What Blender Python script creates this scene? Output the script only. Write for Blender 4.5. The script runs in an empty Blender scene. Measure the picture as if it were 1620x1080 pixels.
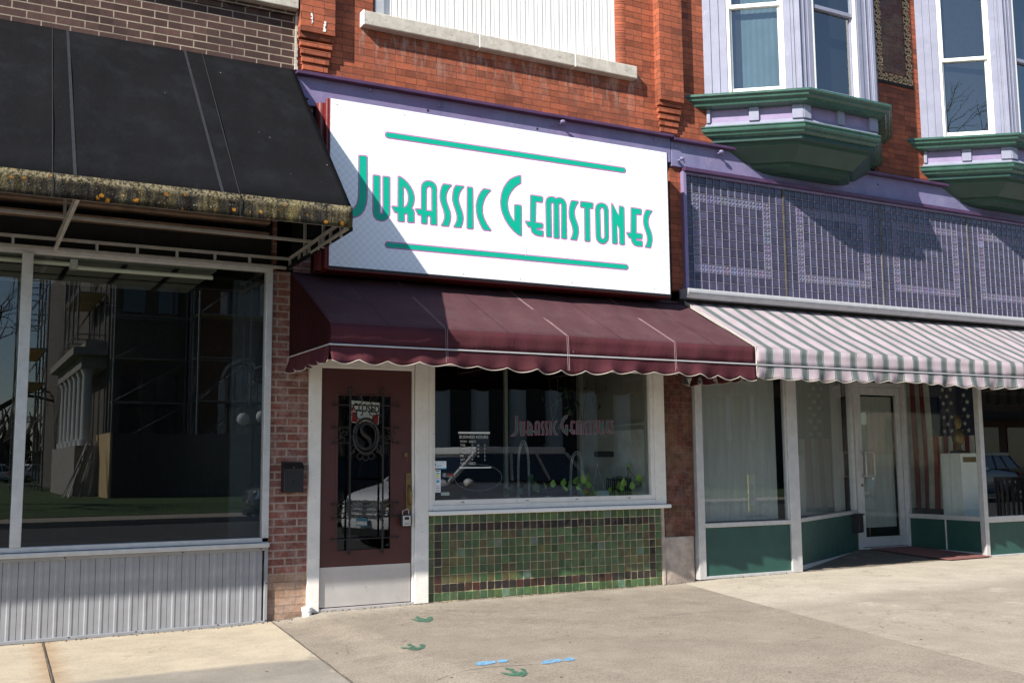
import bpy, bmesh, math, random
import numpy as np
from mathutils import Vector, Matrix
random.seed(7)
S = bpy.context.scene
COL = S.collection
RAD = math.radians
# ------------------------------------------------------------------ camera
F, YAW, PITCH, ROLL = 1659.77, 0.4932, 0.1165, -0.0087
CP = Vector((-3.9611, -9.0849, 1.2583))
_f = Vector((math.sin(YAW)*math.cos(PITCH), math.cos(YAW)*math.cos(PITCH), math.sin(PITCH)))
_r = _f.cross(Vector((0, 0, 1))).normalized(); _u = _r.cross(_f)
CR = _r*math.cos(ROLL) + _u*math.sin(ROLL); CU = -_r*math.sin(ROLL) + _u*math.cos(ROLL); CF = _f
cd = bpy.data.cameras.new('camera'); cam = bpy.data.objects.new('camera', cd); COL.objects.link(cam)
cd.sensor_width = 36; cd.sensor_fit = 'HORIZONTAL'; cd.lens = F/1620*36; cd.clip_start = .05; cd.clip_end = 2000
M = Matrix((CR, CU, -CF)).transposed().to_4x4(); M.translation = CP
cam.matrix_world = M
S.camera = cam
# measuring helpers: a picture point on a plane of the place
def _ray(x, y): return CR*((x-810)/F) + CU*((540-y)/F) + CF
def by(x, y, Y=0.0):
    d = _ray(x, y); return CP + d*((Y-CP.y)/d.y)
def bz(x, y, Z=0.0):
    d = _ray(x, y); return CP + d*((Z-CP.z)/d.z)
def bx(x, y, X=0.0):
    d = _ray(x, y); return CP + d*((X-CP.x)/d.x)
def ref(x, y, Y):
    P = by(x, y, -Y); return Vector((P.x, -P.y, P.z))
# ------------------------------------------------------------------ world, sun
SD = Vector((2.12, 1.0, -1.70)).normalized()
EL = math.asin(-SD.z); AZ = math.atan2(-SD.x, -SD.y)
w = bpy.data.worlds.new('World'); S.world = w; w.use_nodes = True
nt = w.node_tree; bg = nt.nodes['Background']
sky = nt.nodes.new('ShaderNodeTexSky'); sky.sky_type = 'NISHITA'; sky.sun_disc = False
sky.sun_elevation = EL; sky.sun_rotation = AZ % (2*math.pi); sky.air_density = 1.0; sky.dust_density = .15; sky.ozone_density = 3.0
nt.links.new(sky.outputs[0], bg.inputs[0]); bg.inputs[1].default_value = .105
sl = bpy.data.lights.new('sun', 'SUN'); sl.energy = 5.0; sl.angle = RAD(.5); sl.color = (1, .95, .87)
so = bpy.data.objects.new('sun', sl); COL.objects.link(so); so.rotation_euler = SD.to_track_quat('-Z', 'Y').to_euler()
S.view_settings.view_transform = 'Standard'; S.view_settings.look = 'None'
S.view_settings.exposure = .84; S.view_settings.gamma = 1
S.render.engine = 'CYCLES'
S.cycles.max_bounces = 8; S.cycles.transparent_max_bounces = 16; S.cycles.glossy_bounces = 4

# ------------------------------------------------------------------ materials
class N:
    def __init__(s, name):
        s.m = bpy.data.materials.new(name); s.m.use_nodes = True; s.t = s.m.node_tree
        s.b = s.t.nodes['Principled BSDF']; s.out = s.t.nodes['Material Output']
    def n(s, typ, **k):
        x = s.t.nodes.new('ShaderNode'+typ)
        for a, v in k.items():
            if a.startswith('i_'): x.inputs[a[2:].replace('_', ' ')].default_value = v
            else: setattr(x, a, v)
        return x
    def l(s, a, b): s.t.links.new(a, b)
    def pos(s):
        return s.n('NewGeometry').outputs['Position']
    def noise(s, scale, detail=4, rough=.6, vec=None, stretch=None):
        v = vec or s.pos()
        if stretch:
            mp = s.n('Mapping'); mp.inputs['Scale'].default_value = stretch; s.l(v, mp.inputs[0]); v = mp.outputs[0]
        x = s.n('TexNoise'); x.inputs['Scale'].default_value = scale; x.inputs['Detail'].default_value = detail
        x.inputs['Roughness'].default_value = rough; s.l(v, x.inputs['Vector']); return x.outputs['Fac']
    def ramp(s, fac, stops, interp='LINEAR'):
        r = s.n('ValToRGB'); r.color_ramp.interpolation = interp
        el = r.color_ramp.elements
        while len(el) < len(stops): el.new(.5)
        for e, (p, c) in zip(el, stops):
            e.position = p; e.color = (c if len(c) == 4 else (*c, 1)) if hasattr(c, '__len__') else (c, c, c, 1)
        s.l(fac, r.inputs[0]); return r.outputs[0]
    def mix(s, fac, a, b, mode='MIX'):
        x = s.n('MixRGB', blend_type=mode)
        for i, v in ((0, fac), (1, a), (2, b)):
            if hasattr(v, 'links') or hasattr(v, 'is_linked'): s.l(v, x.inputs[i])
            elif i == 0: x.inputs[0].default_value = v
            else: x.inputs[i].default_value = (*v, 1) if len(v) == 3 else v
        return x.outputs[0]
    def math(s, op, a, b=0.0, c=None):
        x = s.n('Math', operation=op)
        for i, v in enumerate((a, b) if c is None else (a, b, c)):
            if hasattr(v, 'is_linked'): s.l(v, x.inputs[i])
            else: x.inputs[i].default_value = v
        return x.outputs[0]
    def sep(s, v=None):
        x = s.n('SeparateXYZ'); s.l(v or s.pos(), x.inputs[0]); return x.outputs
    def comb(s, x, y, z=0.0):
        c = s.n('CombineXYZ')
        for i, v in enumerate((x, y, z)):
            if hasattr(v, 'is_linked'): s.l(v, c.inputs[i])
            else: c.inputs[i].default_value = v
        return c.outputs[0]
    def bump(s, h, strength=.3, dist=.01, normal=None):
        x = s.n('Bump'); x.inputs['Strength'].default_value = strength; x.inputs['Distance'].default_value = dist
        s.l(h, x.inputs['Height'])
        if normal is not None: s.l(normal, x.inputs['Normal'])
        s.l(x.outputs[0], s.b.inputs['Normal']); return x.outputs[0]
    def fin(s, col=None, rough=None, metal=None, spec=None):
        for k, v in (('Base Color', col), ('Roughness', rough), ('Metallic', metal), ('Specular IOR Level', spec)):
            if v is None: continue
            if hasattr(v, 'is_linked'): s.l(v, s.b.inputs[k])
            elif k == 'Base Color': s.b.inputs[k].default_value = (*v, 1)
            else: s.b.inputs[k].default_value = v
        return s.m

def mat(name, c, rough=.6, metal=0, var=.18, scale=6, bump=.0, bscale=60, spec=.5, dirt=0, dirtc=(.06, .05, .04)):
    s = N(name)
    f = s.noise(scale, 5)
    lo = tuple(v*(1-var) for v in c); hi = tuple(min(1, v*(1+var)) for v in c)
    col = s.ramp(f, [(.3, lo), (.7, hi)])
    if dirt:
        d = s.noise(scale*3, 8, .7); d = s.ramp(d, [(.62-dirt*.2, 0.), (.72, 1.)])
        col = s.mix(s.math('MULTIPLY', d, .8), col, dirtc)
    r = s.ramp(s.noise(scale*2.3, 3), [(.3, max(0, rough-.08)), (.7, min(1, rough+.08))])
    if bump: s.bump(s.noise(bscale, 4), bump, .004)
    return s.fin(col, r, metal, spec)

def brick(name, c1, c2, mortar, bw, bh, ms, dark=(.08, .03, .02), rough=.85, stain=0, bumpd=.006, chalk=0.0):
    s = N(name)
    x, y, z = s.sep()
    v = s.comb(s.math('ADD', x, y), z)
    t = s.n('TexBrick'); s.l(v, t.inputs['Vector'])
    t.inputs['Scale'].default_value = 1; t.inputs['Brick Width'].default_value = bw; t.inputs['Row Height'].default_value = bh
    t.inputs['Mortar Size'].default_value = ms; t.inputs['Mortar Smooth'].default_value = .15; t.inputs['Bias'].default_value = 0
    t.inputs['Color1'].default_value = (*c1, 1); t.inputs['Color2'].default_value = (*c2, 1); t.inputs['Mortar'].default_value = (*mortar, 1)
    t.offset = .5; t.squash = 1
    # second per-brick tone
    row = s.math('FLOOR', s.math('DIVIDE', z, bh))
    hs = s.math('MULTIPLY', s.math('MODULO', s.math('ABSOLUTE', row), 2.0), .5)
    cx = s.math('FLOOR', s.math('ADD', s.math('DIVIDE', s.math('ADD', x, y), bw), hs))
    wn = s.n('TexWhiteNoise'); wn.noise_dimensions = '2D'; s.l(s.comb(cx, row), wn.inputs['Vector'])
    tone = s.ramp(wn.outputs['Value'], [(0, .62), (.12, .8), (.5, 1.), (1, 1.22)])
    col = s.mix(1., t.outputs['Color'], tone, 'MULTIPLY')
    col = s.mix(t.outputs['Fac'], col, mortar)
    g = s.ramp(s.noise(28, 6, .7), [(.25, .7), (.75, 1.22)])
    col = s.mix(1., col, g, 'MULTIPLY')
    soot = s.ramp(s.noise(1.3, 6, .7, stretch=(1, 1, 1.6)), [(.48, 0.), (.72, .75)])
    col = s.mix(soot, col, dark)
    if chalk:
        ck = s.ramp(s.noise(7, 8, .8), [(.46, 0.), (.66, chalk)]); col = s.mix(ck, col, (.42, .33, .29))
    if stain:
        st = s.noise(5, 6, .75, stretch=(2.2, 2.2, .5)); zz = s.ramp(s.math('DIVIDE', s.math('SUBTRACT', z, 4.95), .6), [(0, 0.), (.5, .55), (1, 1.)])
        st = s.math('MULTIPLY', s.ramp(st, [(.49, 0.), (.63, 1.)]), zz)
        st = s.math('MULTIPLY', st, s.math('LESS_THAN', z, 5.45))
        xm = s.math('MULTIPLY', s.math('GREATER_THAN', x, -.7), s.math('LESS_THAN', x, 2.6))
        st = s.math('MULTIPLY', s.math('MULTIPLY', st, xm), stain)
        col = s.mix(st, col, (.5, .42, .36))
    hgt = s.math('ADD', s.math('MULTIPLY', t.outputs['Fac'], -1.), s.math('MULTIPLY', s.noise(90, 4), .35))
    hgt = s.math('ADD', hgt, s.math('MULTIPLY', wn.outputs['Value'], .25))
    s.bump(hgt, .8, bumpd)
    return s.fin(col, rough, 0, .3)

def glass(name, k=1.7, tint=(.93, .96, .95), wav=.0, base=0.0):
    s = N(name); s.t.nodes.remove(s.b)
    tr = s.n('BsdfTransparent'); tr.inputs[0].default_value = (*tint, 1)
    gl = s.n('BsdfGlossy'); gl.inputs['Roughness'].default_value = .0; gl.inputs['Color'].default_value = (1, 1, 1, 1)
    fr = s.n('Fresnel'); bk = s.n('NewGeometry').outputs['Backfacing']
    s.l(s.math('MULTIPLY_ADD', bk, 1/1.5-1.5, 1.5), fr.inputs[0])
    if wav:
        b = s.n('Bump'); b.inputs['Strength'].default_value = wav; b.inputs['Distance'].default_value = .02
        s.l(s.noise(1.6, 2), b.inputs['Height']); s.l(b.outputs[0], gl.inputs['Normal'])
    f = s.math('DIVIDE', s.math('MULTIPLY', fr.outputs[0], 2.0), s.math('ADD', fr.outputs[0], 1.0))
    f = s.math('ADD', s.math('MULTIPLY', f, k), base)
    f = s.math('MINIMUM', f, .9)
    mx = s.n('MixShader'); s.l(f, mx.inputs[0]); s.l(tr.outputs[0], mx.inputs[1]); s.l(gl.outputs[0], mx.inputs[2])
    s.l(mx.outputs[0], s.out.inputs[0]); return s.m

m_redbrick = brick('red_brick', (.37, .098, .046), (.275, .078, .040), (.10, .038, .024), .215, .0665, .0028, dark=(.115, .042, .03), stain=.6)
m_darkbrick = brick('brown_brick', (.060, .031, .026), (.092, .048, .038), (.37, .295, .22), .222, .0672, .0055, dark=(.05, .03, .028), bumpd=.012)
m_pierbrick = brick('pier_brick', (.25, .088, .066), (.17, .058, .044), (.36, .275, .225), .205, .0672, .0085, dark=(.15, .07, .05), bumpd=.014, chalk=.55)
m_glazedbrick = brick('glazed_brick', (.125, .034, .020), (.075, .022, .014), (.16, .085, .06), .105, .068, .0028, dark=(.21, .135, .055), rough=.45, bumpd=.012, chalk=.22)
m_stone = mat('limestone', (.50, .45, .38), .85, var=.2, scale=9, bump=.5, bscale=50, dirt=.35, dirtc=(.16, .13, .11))
m_plinth = mat('plinth_stone', (.42, .34, .28), .85, var=.3, scale=7, bump=.8, bscale=30, dirt=.4, dirtc=(.26, .16, .12))
m_lav = mat('lavender_paint', (.245, .25, .325), .5, var=.10, scale=5, bump=.3, dirt=.14, dirtc=(.35, .34, .40))
m_pinklav = mat('mauve_paint', (.26, .20, .33), .5, var=.16, scale=7, bump=.15)
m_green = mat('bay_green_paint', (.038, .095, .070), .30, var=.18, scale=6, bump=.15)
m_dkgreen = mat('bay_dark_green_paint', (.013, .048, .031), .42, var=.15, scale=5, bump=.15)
m_white = mat('white_paint', (.80, .78, .74), .45, var=.05, scale=9, bump=.12)
m_whiteold = mat('old_white_paint', (.74, .70, .64), .5, var=.06, scale=10, bump=.25, dirt=.10, dirtc=(.22, .17, .13))
m_alu = mat('aluminium', (.55, .54, .53), .42, .35, var=.10, scale=12, bump=.08)
m_aludull = mat('weathered_aluminium', (.40, .375, .345), .55, .25, var=.18, scale=14, bump=.2, dirt=.12, dirtc=(.15, .10, .07))
m_corr = mat('corrugated_aluminium', (.27, .272, .285), .55, .1, var=.08, scale=9, bump=.1)
m_steel = mat('brushed_steel', (.58, .55, .53), .38, .5, var=.09, scale=3.2, bump=.05, dirt=.02, dirtc=(.4, .37, .34))
m_iron = mat('black_iron', (.022, .020, .020), .5, .3, var=.3)
m_black = mat('black_plastic', (.008, .008, .009), .55, var=.2)
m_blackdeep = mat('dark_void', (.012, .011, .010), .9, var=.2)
m_maroon = mat('maroon_door_paint', (.072, .019, .016), .45, var=.16, scale=3, bump=.1)
m_maroonbox = mat('maroon_sign_metal', (.16, .022, .020), .35, var=.1)
m_brass = mat('brass', (.20, .135, .055), .42, .7, var=.25)
m_gpanel = mat('storefront_green_panel', (.017, .066, .052), .55, var=.12, scale=4, bump=.05)
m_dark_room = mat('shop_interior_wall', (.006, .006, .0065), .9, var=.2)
m_ceil = mat('shop_ceiling', (.17, .18, .16), .9, var=.05)
m_curtain = None
m_mat = mat('rust_red_rubber', (.19, .075, .065), .9, var=.2, scale=30, bump=.4)
m_tube = mat('white_tube', (.72, .72, .62), .5, var=.04)
m_leaf = mat('pothos_leaf', (.26, .42, .06), .45, var=.4, scale=20)
m_leafd = mat('dark_leaf', (.03, .07, .022), .5, var=.4, scale=20)
m_asph = mat('asphalt', (.075, .073, .070), .9, var=.18, scale=1.3, bump=.6, bscale=120)
m_lawn = mat('lawn', (.05, .09, .02), .95, var=.35, scale=3, bump=.8, bscale=40)
m_bark = mat('bark', (.08, .062, .05), .95, var=.3, scale=8, bump=.8)
m_rwhite = mat('white_column_paint', (.62, .62, .62), .6, var=.05)
m_rstone = mat('courthouse_stone', (.115, .10, .085), .85, var=.15, scale=2)
m_rbrick = mat('courthouse_brick', (.13, .052, .03), .85, var=.2, scale=5)
m_ply = mat('plywood', (.52, .38, .20), .8, var=.15, scale=2)
m_pipe = mat('scaffold_steel', (.20, .20, .20), .5, .4, var=.15)
m_carw = mat('white_car_paint', (.86, .87, .88), .18, var=.02, spec=.8)
m_card = mat('dark_car_paint', (.03, .035, .042), .2, var=.05, spec=.8)
m_carb = mat('blue_car_paint', (.10, .16, .24), .2, var=.05, spec=.8)
m_tyre = mat('tyre_rubber', (.02, .02, .02), .8, var=.2)
m_chrome = mat('chrome', (.7, .7, .7), .12, 1.0, var=.03)
m_glassdark = mat('car_glass', (.01, .014, .018), .06, var=.1, spec=1.)
m_gwin = glass('storefront_glass', 1.0, (.84, .88, .86), .0)
m_gup = glass('upper_window_glass', 1.2, (.80, .88, .90), .03, .05)
m_gpurple = None

# concrete
def concrete(name, c, c2=None, ysplit=None, soft=.15, dirt=.25, grain=1.0, cwall=None):
    s = N(name); x, y, z = s.sep()
    base = s.ramp(s.noise(2.2, 8, .65), [(.3, tuple(v*.86 for v in c)), (.7, tuple(min(1, v*1.1) for v in c))])
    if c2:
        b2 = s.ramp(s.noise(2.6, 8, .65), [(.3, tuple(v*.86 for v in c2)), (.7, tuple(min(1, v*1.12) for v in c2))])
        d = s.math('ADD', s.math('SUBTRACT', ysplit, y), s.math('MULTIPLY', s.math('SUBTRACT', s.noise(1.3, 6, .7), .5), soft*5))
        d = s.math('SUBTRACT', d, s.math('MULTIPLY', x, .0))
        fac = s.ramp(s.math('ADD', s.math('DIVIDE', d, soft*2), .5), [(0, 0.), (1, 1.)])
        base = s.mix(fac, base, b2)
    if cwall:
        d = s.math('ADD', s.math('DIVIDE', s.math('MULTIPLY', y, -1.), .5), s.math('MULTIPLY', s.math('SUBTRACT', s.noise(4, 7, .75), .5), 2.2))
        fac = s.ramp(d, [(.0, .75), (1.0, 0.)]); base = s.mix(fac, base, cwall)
    if c2 and ysplit > -1.79 - .02 and soft < .1:
        jd = s.math('ABSOLUTE', s.math('ADD', x, s.math('ADD', 3.232, s.math('MULTIPLY', y, -.039))))
        jr = s.ramp(s.math('ADD', s.math('DIVIDE', jd, .16), s.math('MULTIPLY', s.math('SUBTRACT', s.noise(9, 6, .75), .5), 1.3)), [(.0, .55), (.9, 0.)]); base = s.mix(jr, base, (.30, .155, .06))
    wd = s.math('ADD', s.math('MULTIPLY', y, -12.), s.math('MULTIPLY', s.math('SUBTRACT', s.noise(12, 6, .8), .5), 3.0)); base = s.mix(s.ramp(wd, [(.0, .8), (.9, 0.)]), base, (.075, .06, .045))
    gr = s.ramp(s.noise(75, 4, .75), [(.3, 1-.42*grain), (.5, 1.), (.72, 1+.34*grain)])
    base = s.mix(1., base, gr, 'MULTIPLY')
    vo = s.n('TexVoronoi'); vo.inputs['Scale'].default_value = 60; s.l(s.pos(), vo.inputs['Vector'])
    sp = s.ramp(vo.outputs['Distance'], [(.0, .62), (.22, 1.)]); base = s.mix(.25*grain, base, sp, 'MULTIPLY')
    mo = s.ramp(s.noise(9, 8, .8), [(.35, .92), (.65, 1.05)]); base = s.mix(1., base, mo, 'MULTIPLY')
    st = s.ramp(s.noise(.9, 7, .75, stretch=(1, 1.6, 1)), [(.48, 0.), (.68, dirt)]); base = s.mix(st, base, (.13, .11, .09))
    pb = s.ramp(s.noise(1.7, 8, .8), [(.56, 0.), (.66, .35)]); base = s.mix(pb, base, tuple(min(1, v*1.35) for v in c))
    # hairline cracks
    v2 = s.n('TexVoronoi', feature='DISTANCE_TO_EDGE'); v2.inputs['Scale'].default_value = .55
    wv = s.n('VectorMath', operation='ADD'); s.l(s.pos(), wv.inputs[0])
    nn = s.n('TexNoise'); nn.inputs['Scale'].default_value = 3; nn.inputs['Detail'].default_value = 6; s.l(s.pos(), nn.inputs['Vector'])
    s.l(nn.outputs['Color'], wv.inputs[1]); s.l(wv.outputs[0], v2.inputs['Vector'])
    ck = s.ramp(v2.outputs['Distance'], [(0.0, .55), (.006, 0.)]); ckm = s.ramp(s.noise(.8, 3), [(.46, 0.), (.56, 1.)])
    base = s.mix(s.math('MULTIPLY', ck, ckm), base, (.09, .075, .06))
    h = s.math('ADD', s.noise(150, 3), s.math('MULTIPLY', s.noise(30, 5), .25))
    s.bump(h, .5*grain, .003)
    return s.fin(base, .9, 0, .25)
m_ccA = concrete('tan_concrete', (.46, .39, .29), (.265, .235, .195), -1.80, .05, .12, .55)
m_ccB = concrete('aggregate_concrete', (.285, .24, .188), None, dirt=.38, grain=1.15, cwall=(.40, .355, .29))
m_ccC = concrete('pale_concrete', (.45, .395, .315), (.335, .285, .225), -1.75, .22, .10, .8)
m_ccR = concrete('ramp_concrete', (.42, .37, .30), None, dirt=.15, grain=.6)
m_joint = mat('joint_filler', (.09, .075, .06), .95, var=.5, scale=40, bump=.8)

# striped canvas
def striped():
    s = N('striped_canvas'); x, y, z = s.sep()
    P = .2305; u = s.math('FRACT', s.math('DIVIDE', s.math('SUBTRACT', x, 3.165), P))
    base = s.ramp(s.noise(3, 5, .6, stretch=(2, 1, 1)), [(.3, (.345, .275, .295)), (.7, (.445, .365, .385))])
    def band(a, b):
        return s.math('MULTIPLY', s.math('GREATER_THAN', u, a), s.math('LESS_THAN', u, b))
    c = s.mix(band(.04, .51), base, (.50, .49, .48))
    c = s.mix(band(.055, .495), c, (.075, .13, .11))
    c = s.mix(band(.10, .45), c, (.32, .32, .32))
    c = s.mix(band(.125, .425), c, (.115, .128, .124))
    wv = s.ramp(s.noise(300, 2), [(.3, .85), (.7, 1.12)]); c = s.mix(1., c, wv, 'MULTIPLY')
    d = s.ramp(s.noise(4, 7, .75, stretch=(1, 1, .6)), [(.56, 0.), (.75, .22)]); c = s.mix(d, c, (.20, .17, .13))
    s.bump(s.noise(4, 3, stretch=(1, 1, .4)), .35, .02)
    return s.fin(c, .8, 0, .2)
m_stripe = striped()
def canvas(name, c, stainc, fade=.3):
    s = N(name); x, y, z = s.sep()
    b = s.ramp(s.noise(1.6, 7, .65), [(.3, tuple(v*.85 for v in c)), (.7, tuple(v*1.15 for v in c))])
    f = s.ramp(s.noise(3.4, 7, .7, stretch=(1, 1, .45)), [(.5, 0.), (.75, fade)]); b = s.mix(f, b, stainc)
    sp = s.n('TexVoronoi'); sp.inputs['Scale'].default_value = 7; s.l(s.pos(), sp.inputs['Vector'])
    k = s.ramp(sp.outputs['Distance'], [(.02, .8), (.05, 0.)]); km = s.ramp(s.noise(9, 2), [(.55, 0.), (.6, 1.)])
    b = s.mix(s.math('MULTIPLY', k, km), b, (.42, .40, .38))
    wv = s.ramp(s.noise(350, 2), [(.3, .88), (.7, 1.1)]); b = s.mix(1., b, wv, 'MULTIPLY')
    s.bump(s.noise(3.2, 5, .65, stretch=(1, 1, .5)), .55, .03)
    return s.fin(b, .85, 0, .06)
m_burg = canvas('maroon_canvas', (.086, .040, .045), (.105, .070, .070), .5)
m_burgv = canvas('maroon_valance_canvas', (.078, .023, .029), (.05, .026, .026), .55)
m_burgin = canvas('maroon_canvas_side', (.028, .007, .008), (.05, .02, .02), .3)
m_blackc = canvas('black_canvas', (.0085, .0085, .0095), (.016, .017, .019), .7)
m_piping = mat('cream_piping', (.40, .36, .30), .7)
def lichen():
    s = N('lichened_canvas'); x, y, z = s.sep()
    b = s.ramp(s.noise(3.0, 8, .78, stretch=(1.6, 1, .6)), [(.38, (.018, .017, .016)), (.50, (.046, .040, .031)), (.58, (.105, .085, .040)), (.70, (.20, .16, .062))])
    st = s.ramp(s.noise(8, 5, .7, stretch=(2.5, 1, .18)), [(.44, .45), (.60, 1.15)]); b = s.mix(1., b, st, 'MULTIPLY')
    g = s.ramp(s.noise(48, 5, .75), [(.36, .5), (.50, 1.), (.70, 1.5)]); b = s.mix(1., b, g, 'MULTIPLY')
    top = s.ramp(z, [(.0, 0.), (1., 1.)])
    e = s.math('ABSOLUTE', s.math('SUBTRACT', z, 3.185)); e = s.ramp(s.math('DIVIDE', e, .05), [(.2, .65), (.8, 0.)])
    e = s.math('MULTIPLY', e, s.ramp(s.noise(60, 4, .7), [(.44, 0.), (.56, 1.)])); b = s.mix(e, b, (.30, .25, .15))
    vo = s.n('TexVoronoi'); vo.inputs['Scale'].default_value = 13; s.l(s.pos(), vo.inputs['Vector'])
    lo = s.ramp(s.math('DIVIDE', s.math('SUBTRACT', z, 3.03), .18), [(0., 1.), (.9, .15)])
    o = s.ramp(s.math('ADD', vo.outputs['Distance'], s.math('MULTIPLY', s.noise(60, 3), .35)), [(.34, 1.), (.40, 0.)])
    o = s.math('MULTIPLY', s.math('MULTIPLY', o, lo), s.ramp(s.noise(5, 3), [(.44, 0.), (.50, 1.)]))
    b = s.mix(o, b, (.60, .25, .025))
    w_ = s.ramp(s.noise(38, 3, .8), [(.66, 0.), (.70, .8)]); b = s.mix(w_, b, (.48, .43, .35))
    s.bump(s.noise(70, 5), .9, .01)
    return s.fin(b, .95, 0, .1)
m_lichen = lichen()
def beamm():
    s = N('purple_steel_paint')
    b = s.ramp(s.noise(3, 6, .65, stretch=(1, 1, .5)), [(.3, (.150, .140, .255)), (.7, (.235, .22, .355))])
    r = s.ramp(s.noise(9, 8, .75), [(.60, 0.), (.70, .7)]); b = s.mix(r, b, (.36, .33, .30))
    k = s.ramp(s.noise(26, 6, .7), [(.70, 0.), (.74, 1.)]); b = s.mix(k, b, (.09, .045, .035))
    pk = s.ramp(s.noise(.7, 3), [(.45, 0.), (.65, .35)]); b = s.mix(pk, b, (.30, .14, .30))
    s.bump(s.noise(14, 7, .7), .5, .01)
    return s.fin(b, .5, 0, .4)
m_beam = beamm()
m_beamdk = mat('purple_flange_paint', (.075, .035, .085), .45, var=.25, scale=6, bump=.3)
def signm():
    s = N('sign_face'); x, y, z = s.sep()
    q = .0345
    a = s.math('FLOOR', s.math('DIVIDE', x, q)); b = s.math('FLOOR', s.math('DIVIDE', z, q))
    ck = s.math('MODULO', s.math('ABSOLUTE', s.math('ADD', a, b)), 2.0)
    c = s.mix(s.math('GREATER_THAN', ck, .5), (.94, .94, .95), (.84, .85, .865))
    return s.fin(c, .5, 0, .3)
m_sign = signm()
m_teal = mat('teal_vinyl', (.0, .43, .27), .45, var=.03)
m_pink = mat('magenta_vinyl', (.56, .13, .42), .45, var=.03)
m_teald = mat('teal_window_vinyl', (.006, .10, .075), .5, var=.03)
m_pinkd = mat('magenta_window_vinyl', (.50, .10, .22), .5, var=.03)
m_prism = None
def attrm(name, rough, spec=.5, metal=0, bump=0, nz=.15, bscale=30):
    s = N(name); a = s.n('VertexColor'); a.layer_name = 'tone'
    g = s.ramp(s.noise(bscale, 5, .7), [(.3, 1-nz), (.7, 1+nz)]); c = s.mix(1., a.outputs[0], g, 'MULTIPLY')
    if bump: s.bump(s.noise(bscale, 3), bump, .004)
    return s.fin(c, rough, metal, spec)
m_tile = attrm('glazed_tile', .22, .6, bump=.35, nz=.35, bscale=14)
m_prismt = attrm('purple_prism_glass', .22, .7, bump=.25, nz=.15)
m_grout = mat('grout', (.46, .37, .22), .9, var=.3, scale=20)
m_came = mat('zinc_came', (.26, .25, .31), .4, .3, var=.2, scale=20)
def curtainm():
    s = N('grey_sheer_curtain'); x, y, z = s.sep()
    f = s.noise(7, 5, .6, stretch=(3, 3, .25))
    b = s.ramp(f, [(.3, (.31, .315, .305)), (.7, (.39, .395, .375))])
    wv = s.ramp(s.noise(240, 2), [(.3, .8), (.7, 1.2)]); b = s.mix(1., b, wv, 'MULTIPLY')
    s.bump(f, .2, .02)
    return s.fin(b, .9, 0, .1)
m_curtain = curtainm()
m_blind = mat('pale_window_shade', (.085, .12, .13), .8, var=.15, scale=2.5)

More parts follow.
